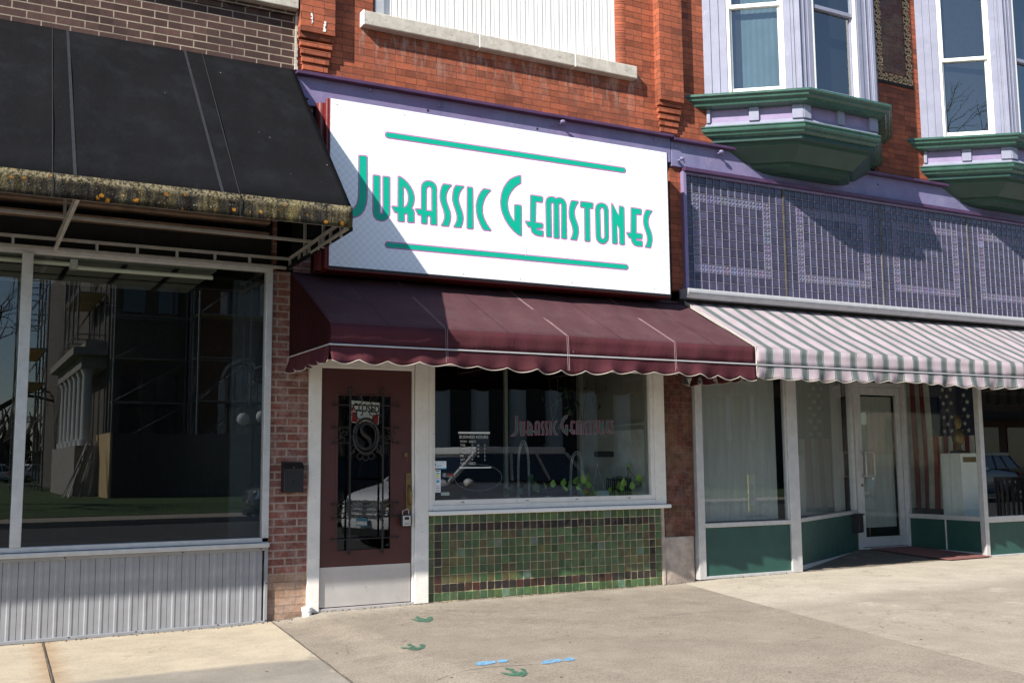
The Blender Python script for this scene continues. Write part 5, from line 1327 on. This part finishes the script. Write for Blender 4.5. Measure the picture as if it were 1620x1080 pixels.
MB().tube([(T_.x, .3, T_.z), (T_.x-.09, .26, .9)], .005, 6).tube([(T_.x, .3, T_.z), (T_.x+.09, .26, .9)], .005, 6).tube([(T_.x, .3, T_.z), (T_.x+.03, .40, .9)], .005, 6).build('legs', m_came, EZ)
A_, C_ = by(944, 776, .2), by(964, 764, .2)
tag(B(A_.x, C_.x, .2, .206, .905, .905+(C_.z-A_.z)).build('display_card', mat('pale_blue_card', (.35, .42, .45), .7)), 'small pale blue card standing at the foot of the easel', 'card')
A_, C_ = by(968, 772, .5), by(1014, 741, .5); BK = thing('wire_basket', 'dark rectangular wire basket at the right end of the display shelf', 'basket', ((A_.x+C_.x)/2, .5, .9)); b = MB()
n_ = 16
for k in range(n_+1):
    x = A_.x+(C_.x-A_.x)*k/n_
    for yy in (.42, .60): b.tube([(x, yy, .9), (x+.004, yy, .9+(C_.z-A_.z)+rl.uniform(-.02, .02))], .007, 5)
for z in (.93, .99, .9+(C_.z-A_.z)-.02): b.tube([(A_.x, .42, z), (C_.x, .42, z), (C_.x, .60, z), (A_.x, .60, z), (A_.x, .42, z)], .006, 5)
b.build('wire_body', m_iron, BK)
P0, P1 = by(942, 718, .5), by(969, 718, .5); tag(MB().tube([(P0.x, .5, P0.z), (P1.x, .5, P1.z)], .032, 14).build('spot_lamp', m_black, smooth=True), 'black cylinder lamp inside the window above the easel', 'lamp')
OP = by(757, 755, .06); RG = MB(); rx, rz = by(794, 755, .06).x-OP.x, (by(757, 743-.5, .06).z-OP.z)*1.65
RG.tube([(OP.x+rx*math.cos(t), .06, OP.z+rz*math.sin(t)) for t in np.linspace(0, 2*math.pi, 49)], .0022, 5)
tag(RG.build('oval_ring', m_bead), 'thin pale oval ring inside the lower left of the shop window', 'ring')
rk = random.Random(4)
for px, c_, r, lab in ((735, (.20, .08, .06), .035, 'reddish brown rough mineral low on the shelf under the oval ring'), (868, (.45, .38, .30), .028, 'small pale rough mineral on the shelf between the two bead arches'), (810, (.10, .10, .09), .030, 'dark rough mineral on the shelf left of the first bead arch')):
    P = by(px, 780, .14); b = MB()
    bmesh.ops.create_icosphere(b.bm, subdivisions=2, radius=r, matrix=Matrix.Translation((P.x, .16, .90+r*.6)))
    for v in b.bm.verts: v.co += Vector([rk.uniform(-.2, .2)*r for _ in range(3)])
    tag(b.build('mineral', mat('mineral_rock', c_, .5, var=.4, scale=30)), lab, 'rock', 'mineral specimens on the shelf')
# flag and pedestal in the right window
XF = 8.50; FL = thing('flag', 'large united states flag hanging vertically inside the entry window', 'flag', (XF, .7, .5))
_ya = bx(1434.9, 690, XF); _yb = bx(1434.9+7.87*5, 690, XF); sw = (_ya.y-_yb.y)/5; ytop = _ya.y; ZC = bx(1490, 690, XF).z; m_fr = mat('flag_red', (.34, .018, .025), .8); m_fw = mat('flag_white', (.72, .69, .60), .8); m_fbl = mat('flag_blue', (.012, .020, .07), .8)
def fstrip(y0, y1, z0, z1, m_, nm, off=0.0):
    b = MB(); n_ = 4; G = []
    for i in range(n_+1):
        y = y0+(y1-y0)*i/n_; G.append([b.bm.verts.new((XF+.014*math.sin(y*16)+.008*math.sin(z*3+y*7)-off, y+.010*math.sin(z*2.2+y), z)) for z in np.linspace(z0, z1, 14)])
    for A_, C_ in zip(G, G[1:]):
        for j in range(13): b.bm.faces.new((A_[j], A_[j+1], C_[j+1], C_[j]))
    return b.build(nm, m_, FL, smooth=True)
for k in range(13):
    y0 = ytop-k*sw; z1 = 2.5 if k < 5 else ZC
    # seen from outside the stripes run white, red, white ...
    fstrip(y0, y0-sw, .58, z1, m_fw if k % 2 == 0 else m_fr, 'white_stripe' if k % 2 == 0 else 'red_stripe')
fstrip(ytop-5*sw, ytop-13*sw, ZC, 2.5, m_fbl, 'blue_canton')
b = MB(); n_ = 0
for i in range(9):
    z = ZC+.07+i*.098
    for j in range(4 if i % 2 else 5):
        y = ytop-5*sw-.09-(j+(.5 if i % 2 else 0))*sw*1.55; x = XF+.014*math.sin(y*16)+.008*math.sin(z*3+y*7)-.004; pts = []
        for k in range(10):
            r = .040 if k % 2 == 0 else .0165; t = math.pi/2+k*math.pi/5; pts.append((x, y+r*math.cos(t), z+r*math.sin(t)))
        b.poly(pts); n_ += 1
b.build('stars', m_fw, FL)
PD = thing('pedestal', 'white square display pedestal inside the right entry window', 'pedestal', (8.15, .4, .5)); XP = 7.97
Ya, Yb = bx(1490, 760, XP).y, bx(1522, 760, XP).y; zt_ = bx(1490, 717, XP).z
B(XP, XP+.36, Yb, Ya, .5, zt_).build('column', m_white, PD, bevel=.004)
B(XP+.04, XP+.30, Yb-.003, Yb, zt_-.12, zt_-.05).build('name_plate', m_brass, PD)
TC = thing('gold_trophy', 'gold and dark ornamental urn standing on the white pedestal', 'urn', (XP+.17, (Ya+Yb)/2, zt_)); b = MB()
pr_ = [(.001, 0), (.09, 0), (.09, .03), (.04, .05), (.03, .10), (.075, .16), (.085, .24), (.06, .30), (.035, .33), (.05, .38), (.055, .46), (.03, .52), (.001, .54)]
b.tube([(XP+.17, (Ya+Yb)/2, zt_+z) for r, z in pr_], [r for r, z in pr_], 16); b.build('body', m_brass, TC, smooth=True)
MB().tube([(XP+.17, (Ya+Yb)/2, zt_+.001), (XP+.17, (Ya+Yb)/2, zt_+.035)], .11, 8).build('base', m_iron, TC)

# ================================================================== ACROSS THE STREET (seen in the window reflections)
def car(name, label, loc, rz, paint, L=4.8, W=1.86, H=1.68, suv=True, plate=False):
    C_ = thing(name, label, 'car', loc); C_.rotation_euler = (0, 0, rz); ORG[C_.as_pointer()] = Vector((0, 0, 0))
    h = L/2; hw = W/2
    # body: stations along x (front = -x): (x, half width, z bottom, z top)
    stt = [(-h, .62*hw, .40, .70), (-h+.06, .80*hw, .30, .88+.04*suv), (-h+.25, .95*hw, .24, .97+.05*suv), (-h+.9, hw, .22, 1.06+.08*suv), (-h+1.35, hw, .22, 1.10+.17*suv), (0, hw, .22, 1.10+.12*suv), (h-.8, hw, .24, 1.10), (h-.15, .96*hw, .28, 1.05), (h, .85*hw, .36, .95)]
    b = MB(); R = []
    for x, w_, z0, z1 in stt:
        ring = [(x, -w_*.92, z0), (x, -w_, z0+.14), (x, -w_, z0+(z1-z0)*.6), (x, -w_*.93, z1-.03), (x, -w_*.7, z1), (x, w_*.7, z1), (x, w_*.93, z1-.03), (x, w_, z0+(z1-z0)*.6), (x, w_, z0+.14), (x, w_*.92, z0)]
        R.append([b.bm.verts.new(p) for p in ring])
    for A_, D_ in zip(R, R[1:]):
        for i in range(10): b.bm.faces.new((A_[i], A_[(i+1) % 10], D_[(i+1) % 10], D_[i]))
    b.bm.faces.new(R[0]); b.bm.faces.new(R[-1]); bo = b.build('body', paint, C_, smooth=True); sm_ = bo.modifiers.new('subdivision', 'SUBSURF'); sm_.levels = 1; sm_.render_levels = 2
    a0, a1, r0, r1 = (-h+1.15, h-.12, -h+1.95, h-.55) if suv else (-h+1.25, h-.7, -h+2.1, h-1.5)
    b = MB(); zl, zr = (1.16 if suv else 1.07), H; wl_, wr = hw*.93, hw*.74
    lo = [(a0, -wl_), (a1, -wl_), (a1, wl_), (a0, wl_)]; hi = [(r0, -wr), (r1, -wr), (r1, wr), (r0, wr)]
    V = [b.bm.verts.new((x, y, zl)) for x, y in lo]+[b.bm.verts.new((x, y, zr-.07)) for x, y in hi]
    for i in range(4): b.bm.faces.new((V[i], V[(i+1) % 4], V[4+(i+1) % 4], V[4+i]))
    b.bm.faces.new(V[4:]); b.build('windows', m_glassdark, C_)
    b = MB(); b.prism([(x*1.0, y*1.02, zr-.07) for x, y in hi], (0, 0, .13))
    for i in range(4):
        p, q = Vector((*lo[i], zl)), Vector((*hi[i], zr-.05)); b.bar(p*1.003, q*1.003, .07)
    for s_ in (-1, 1):
        for t in (.42, .70):
            xm = a0+(a1-a0)*t; xr = r0+(r1-r0)*(t-.05); b.bar((xm, s_*wl_*1.005, zl), (xr, s_*wr*1.01, zr-.05), .06)
    b.build('roof', paint, C_, bevel=.02)
    for sx in (-h+.92, h-.95):
        for sy in (-1, 1):
            wv = MB().tube([(sx, sy*(hw-.22), .35), (sx, sy*(hw+.005), .35)], .35, 24).build('wheel', m_tyre, C_, smooth=True)
            wb = MB().tube([(sx, sy*(hw-.02), .35), (sx, sy*(hw+.012), .35)], .14, 14)
            for k in range(6):
                t = k*math.pi/3; wb.bar((sx, sy*(hw+.008), .35), (sx+.23*math.cos(t), sy*(hw+.008), .35+.23*math.sin(t)), .06, .02)
            wb.build('rim', m_chrome, wv)
    b = MB()
    for z in (.60, .68, .76, .84): b.box(-h-.035, -h+.04, -.42, .42, z, z+.035)
    b.box(-h-.03, -h+.04, -.02, .02, .58, .88); b.box(-h-.03, -h+.04, -.44, -.40, .58, .88); b.box(-h-.03, -h+.04, .40, .44, .58, .88); b.build('grille', m_chrome, C_, bevel=.005)
    b = MB(); b.box(-h-.02, -h+.1, -.6, .6, .28, .40); b.build('air_intake', m_black, C_)
    for s_ in (-1, 1):
        b = MB(); b.prism([(-h+.02, s_*.50, .66), (-h+.22, s_*.90, .70), (-h+.35, s_*.91, .96), (-h+.04, s_*.55, .90)], (-.04, 0, 0)); b.build('headlight', m_chrome, C_)
        MB().ball((-h+1.45, s_*(hw+.10), 1.14), .11, .7, 1.1, .75).build('mirror', paint, C_, smooth=True)
        B(h-.10, h+.01, s_*.78-.08, s_*.78+.08, .72, 1.0).build('taillight', m_red, C_)
    if plate:
        B(-h-.045, -h-.035, -.16, .16, .44, .58).build('licence_plate', mat('blue_plate', (.10, .30, .42), .5), C_)
        B(-h-.048, -h-.045, -.14, .14, .46, .52).build('plate_band', m_wp, C_)
    return C_
ZR = -.20
car('parked_car', 'white sport utility vehicle parked behind the viewer, reflected in the door and shop window', (4.70, -8.72, ZR), RAD(-17), m_carw, 4.9, 1.92, 1.72, True, True)
car('parked_car', 'dark grey car across the street reflected at the right edge of the left shop window', (4.9, -16.6, ZR), RAD(8), m_card, 4.7)
car('parked_car', 'blue wagon across the street reflected in the far right window', (29.0, -17.0, ZR), RAD(-90+75), m_carb, 4.8)
car('parked_car', 'white parked sedan far behind on the lawn side reflected left', (3.6, -100, -.05), RAD(150), m_carw, 4.7, suv=False)
car('parked_car', 'second white parked sedan far behind reflected left', (.4, -101, -.05), RAD(150), m_carw, 4.7, suv=False)
car('parked_car', 'silver car in front of the low pale building reflected in the curtained window', (43, -46, -.05), RAD(90), m_carw, 4.6, suv=False)
# courthouse
CH = thing('courthouse', 'large stone and brick courthouse across the street wrapped in scaffolding', 'building', (20, -55, 0))
fx, fy = 6.2, -42.0
b = MB(); b.box(fx, 44, -80, fy, -.1, 15); b.box(fx-.4, 44.4, -80.4, fy+.4, 14.6, 15.4); b.box(fx-.2, 44, -80, fy+.2, -.1, 1.4); b.build('wall', m_rstone, CH)
b = MB(); b.box(fx+.4, 15.5, fy, fy+.12, 1.4, 14.4); b.box(fx-.12, fx, -78, fy-1, 5.5, 14.4); b.build('brick_panel', m_rbrick, CH)
for x in (8.5, 12.0, 31.5, 35.5, 39.5):
    for z in (2.6, 8.6):
        b = MB(); pts = [(x-.8, fy+.14, z), (x+.8, fy+.14, z)]+[(x+.8*math.cos(t), fy+.14, z+2.8+.8*math.sin(t)) for t in np.linspace(0, math.pi, 11)]
        w2 = b.prism(pts, (0, .06, 0)).build('window', m_glassdark, CH)
        b = MB()
        for k in range(10):
            t0, t1 = math.pi*k/10, math.pi*(k+1)/10; b.bar((x+.95*math.cos(t0), fy+.2, z+2.8+.95*math.sin(t0)), (x+.95*math.cos(t1), fy+.2, z+2.8+.95*math.sin(t1)), .3, .14)
        b.box(x-1.1, x-.8, fy+.13, fy+.27, z, z+2.8); b.box(x+.8, x+1.1, fy+.13, fy+.27, z, z+2.8); b.build('arch', m_rwhite, w2)
for y in np.arange(-76, -44, 4.2):
    for z in (2.6, 8.6): B(fx-.16, fx-.1, y-.7, y+.7, z, z+3).build('window', m_glassdark, CH)
# front portico
b = MB(); b.box(16.6, 29.4, fy, fy+4.2, -.1, 1.1); b.box(16.6, 29.4, fy, fy+4.2, 10.4, 12.0); b.prism([(16.2, fy, 12.0), (29.8, fy, 12.0), (23, fy, 15.2)], (0, 4.4, 0)); b.build('portico', m_rstone, CH)
for x in np.linspace(17.6, 28.4, 6):
    b = MB(); b.tube([(x, fy+3.5, 1.1), (x, fy+3.5, 1.5), (x, fy+3.5, 1.5), (x, fy+3.5, 9.7), (x, fy+3.5, 10.0), (x, fy+3.5, 10.4)], [.62, .62, .48, .42, .55, .6], 20); b.build('column', m_rwhite, CH, smooth=True)
# side wing and side portico with white columns
B(2.5, fx-.01, -80, -43.0, -.1, 15.2).build('wall', m_rstone, CH)
for z in (2.6, 8.6):
    for x in (3.6, 5.2): B(x-.5, x+.5, -43.0, -42.9, z, z+3).build('window', m_glassdark, CH)
sx0 = 1.75; b = MB(); b.box(sx0-.5, 2.5, -55, -43.3, -.1, 2.3); b.box(sx0-.35, 2.5, -55, -43.3, 5.9, 6.5); b.box(sx0-.75, 2.5, -55.4, -42.9, 6.5, 6.85); b.box(sx0-.2, 2.5, -55, -43.3, 6.85, 7.2); b.build('portico', mat('pale_stone', (.30, .28, .25), .85), CH)
for y in np.linspace(-54.2, -43.9, 6):
    b = MB(); b.tube([(sx0, y, 2.3), (sx0, y, 2.6), (sx0, y, 2.6), (sx0, y, 5.6), (sx0, y, 5.9)], [.34, .34, .25, .22, .34], 16); b.build('column', m_rwhite, CH, smooth=True)
# scaffolding
def scaffold(label, x0, x1, y0, y1, z1, loc, zb=-.05):
    SC = thing('scaffolding', label, 'scaffolding', loc); b = MB(); nx = max(1, int(abs(x1-x0)/2.1)); ny = max(1, int(abs(y1-y0)/2.1)); XS = np.linspace(x0, x1, nx+1); YS_ = np.linspace(y0, y1, ny+1); lv = np.arange(max(0, zb+.3), z1, 2.0)
    for x in XS:
        for y in YS_: b.tube([(x, y, zb), (x, y, z1)], .05, 6)
    for z in lv:
        for x in XS: b.tube([(x, y0, z), (x, y1, z)], .035, 5)
        for y in YS_: b.tube([(x0, y, z), (x1, y, z)], .035, 5)
        for y in YS_:
            for xa, xb in zip(XS, XS[1:]):
                if rl.random() < .45: b.tube([(xa, y, z), (xb, y, z+2)], .03, 5)
        for x in XS:
            for ya, yb in zip(YS_, YS_[1:]):
                if rl.random() < .45: b.tube([(x, ya, z), (x, yb, z+2)], .03, 5)
    b.build('tubes', m_pipe, SC)
    b = MB()
    for z in lv[1:]:
        if rl.random() < .7: b.box(min(x0, x1), max(x0, x1), min(y0, y1), max(y0, y1), z-.02, z+.03)
    b.build('planks', m_ply, SC)
scaffold('steel scaffolding along the courthouse front at its left corner', fx-.2, 15.5, fy+1.0, fy+2.3, 14, (10, fy+1.6, 0))
scaffold('steel scaffolding down the courthouse side', 2.6, fx-.2, -42.6, fy+.4, 15, (4, -42, 0))
scaffold('steel scaffolding above the side portico', 1.2, 2.4, -50, -43.5, 17, (2, -47, 7.2), 7.2)
scaffold('tall steel scaffolding tower beyond the side portico', -.3, 1.0, -66, -58, 17, (0, -62, 0))
tag(MB().box(2.3, 2.4, fy-2.5, fy+2.4, -.1, 2.8).build('plywood_shed', m_ply), 'plywood enclosure at the courthouse corner', 'shed')
tag(B(2.42, 17, fy+2.3, fy+2.4, -.1, 2.75).build('shaded_shed_front', m_card), 'front of the plywood enclosure along the courthouse, its shade put into the dark colour', 'fence')  # sunless face of the plywood box, shade painted in with a dark colour
PL = MB()
for k in range(10): PL.bar((.5+k*.11+rl.uniform(-.1, .1), fy+2.2+rl.uniform(-.5, .5), 0), (1.35+k*.07, fy+1.2, 2.3+rl.uniform(-.5, .2)), .04)
tag(PL.build('scaffold_poles', m_pipe), 'bundle of spare scaffold poles leaning by the plywood enclosure', 'poles')
# bare trees
def tree(label, x, y, H, seed, spread=.55, lean=0.0, dens=5):
    rg = random.Random(seed); TR = thing('bare_tree', label, 'tree', (x, y, 0)); tr = MB(); cr = MB()
    def grow(b, p, d, L, r, lv):
        pts = [p]; q = p.copy(); dd = d.copy()
        for k in range(3):
            dd = (dd+Vector([rg.uniform(-.14, .14) for _ in range(3)])).normalized(); q = q+dd*L/3; pts.append(q.copy())
        b.tube(pts, [r, r*.88, r*.76, r*.64], 6 if lv > 3 else 4, cap=False)
        if lv <= 0: return
        for k in range(rg.choice((2, 3)) if lv > 1 else 3):
            ax = Vector([rg.uniform(-1, 1) for _ in range(3)]); nd = (dd+ax*spread).normalized(); nd.z = nd.z*.8+.12; nd.normalize()
            t = rg.uniform(.55, 1.0); grow(cr, pts[2] if t < .7 else pts[3], nd, L*rg.uniform(.62, .82), r*.58, lv-1)
    grow(tr, Vector((x, y, -.1)), Vector((lean, 0, 1)).normalized(), H*.30, H*.022, dens)
    tr.build('trunk', m_bark, TR); cr.build('crown', m_bark, TR)
tree('bare spreading tree at the left seen in the left shop window reflection', -6.5, -37, 21, 3, .75, dens=7)
tree('bare tree with drooping twigs farther left in the reflection', -1.5, -70, 17, 8, .8, dens=6)
tree('slender bare tree before the courthouse front', 9.8, -30, 7, 12, .5, dens=5)
tree('bare tree beyond the silver car', 36, -34, 15, 15, .7, dens=6)
tree('tall bare tree in front of the orange brick house', 44, -30, 15, 17, .7, dens=6)
hg = thing('far_treeline', 'dark distant row of bare trees behind the parked white cars', 'trees', (-30, -120, 0)); hg['kind'] = 'stuff'
b = MB(); rg = random.Random(9)
for k in range(700):
    x = -110+rg.random()*118; h = rg.uniform(4, 8.5); y = -115-rg.random()*8; b.tube([(x, y, -.1), (x+rg.uniform(-1, 1), y, h*.6), (x+rg.uniform(-2, 2), y, h)], [.5, .28, .04], 4, cap=False)
b.build('tree_mass', m_bark, hg)
# twin globe street lamp
P = ref(390, 662, -24); LPp = thing('street_lamp', 'two globe street lamp on the courthouse lawn', 'street lamp', (P.x, -24, 0))
MB().tube([(P.x+.2, -24, -.05), (P.x+.2, -24, P.z-.15)], [.09, .06], 10).tube([(P.x-.1, -24, P.z-.25), (P.x+.5, -24, P.z-.15)], .03, 6).build('pole', m_iron, LPp)
for dx in (-.1, .5): MB().ball((P.x+dx, -24, P.z+dx*.15), .20).build('globe', m_rwhite, LPp, smooth=True)
# low buildings beyond the right windows
LWB = thing('low_commercial_building', 'low pale building with a flat roof reflected in the curtained window', 'building', (48, -52, 0))
b = MB(); b.box(36, 64, -60, -50, -.1, 3.6); b.build('wall', m_rwhite, LWB); B(35, 65, -60, -48, 3.6, 4.1).build('roof', m_rstone, LWB)
for x in (38.5, 44, 50, 56): B(x, x+1.2, -50.0, -49.95, 0, 2.3).build('door', m_glassdark, LWB)
OB = thing('brick_block', 'long orange brick shop block reflected in the far right window', 'building', (60, -30, 0))
b = MB(); b.box(34, 80, -24, -21.8, -.1, 9); b.build('wall', m_rbrick, OB); B(34, 80, -21.8, -20.4, 3.0, 3.3).build('canopy', m_blackdeep, OB)
for k in range(14):
    x = 34.6+k*3.2; B(x, x+1.5, -21.8, -21.74, 4.6, 6.9).build('window', m_glassdark, OB); B(x-.2, x+2.4, -21.8, -21.74, .3, 2.7).build('shop_window', m_glassdark, OB)
# pedestrian crossing marker standing in the road
P = ref(1190, 790, -13.2); PM = thing('crossing_marker', 'yellow and white pedestrian crossing marker post in the road, reflected in the curtained window', 'road sign', (P.x, -13.2, ZR))
B(P.x-.12, P.x+.12, -13.2, -13.16, ZR+.14, ZR+1.12).build('panel', mat('marker_yellow', (.75, .72, .05), .5), PM)
B(P.x-.10, P.x+.10, -13.16, -13.155, ZR+.30, ZR+.95).build('white_face', m_wp, PM); B(P.x-.05, P.x+.05, -13.155, -13.15, ZR+.72, ZR+.86).build('symbol', m_red, PM); B(P.x-.02, P.x+.02, -13.155, -13.15, ZR+.42, ZR+.62).build('figure', m_black, PM)
MB().box(P.x-.30, P.x+.30, -13.35, -13.0, ZR, ZR+.05).build('base', m_black, PM, bevel=.01)
P = ref(1590, 800, -9.5)
tb = thing('litter_bin', 'dark slatted litter bin by the kerb, reflected in the far right window', 'bin', (15.1, -5.0, 0)); b = MB()
for k in range(20):
    t = 2*math.pi*k/20; b.bar((15.1+.30*math.cos(t), -5.0+.30*math.sin(t), .02), (15.1+.32*math.cos(t), -5.0+.32*math.sin(t), .85), .05, .02)
b.tube([(15.1, -5.0, .85), (15.1, -5.0, .92)], .34, 20); b.tube([(15.1, -5.0, .0), (15.1, -5.0, .05)], .28, 20); b.build('slats', m_iron, tb)
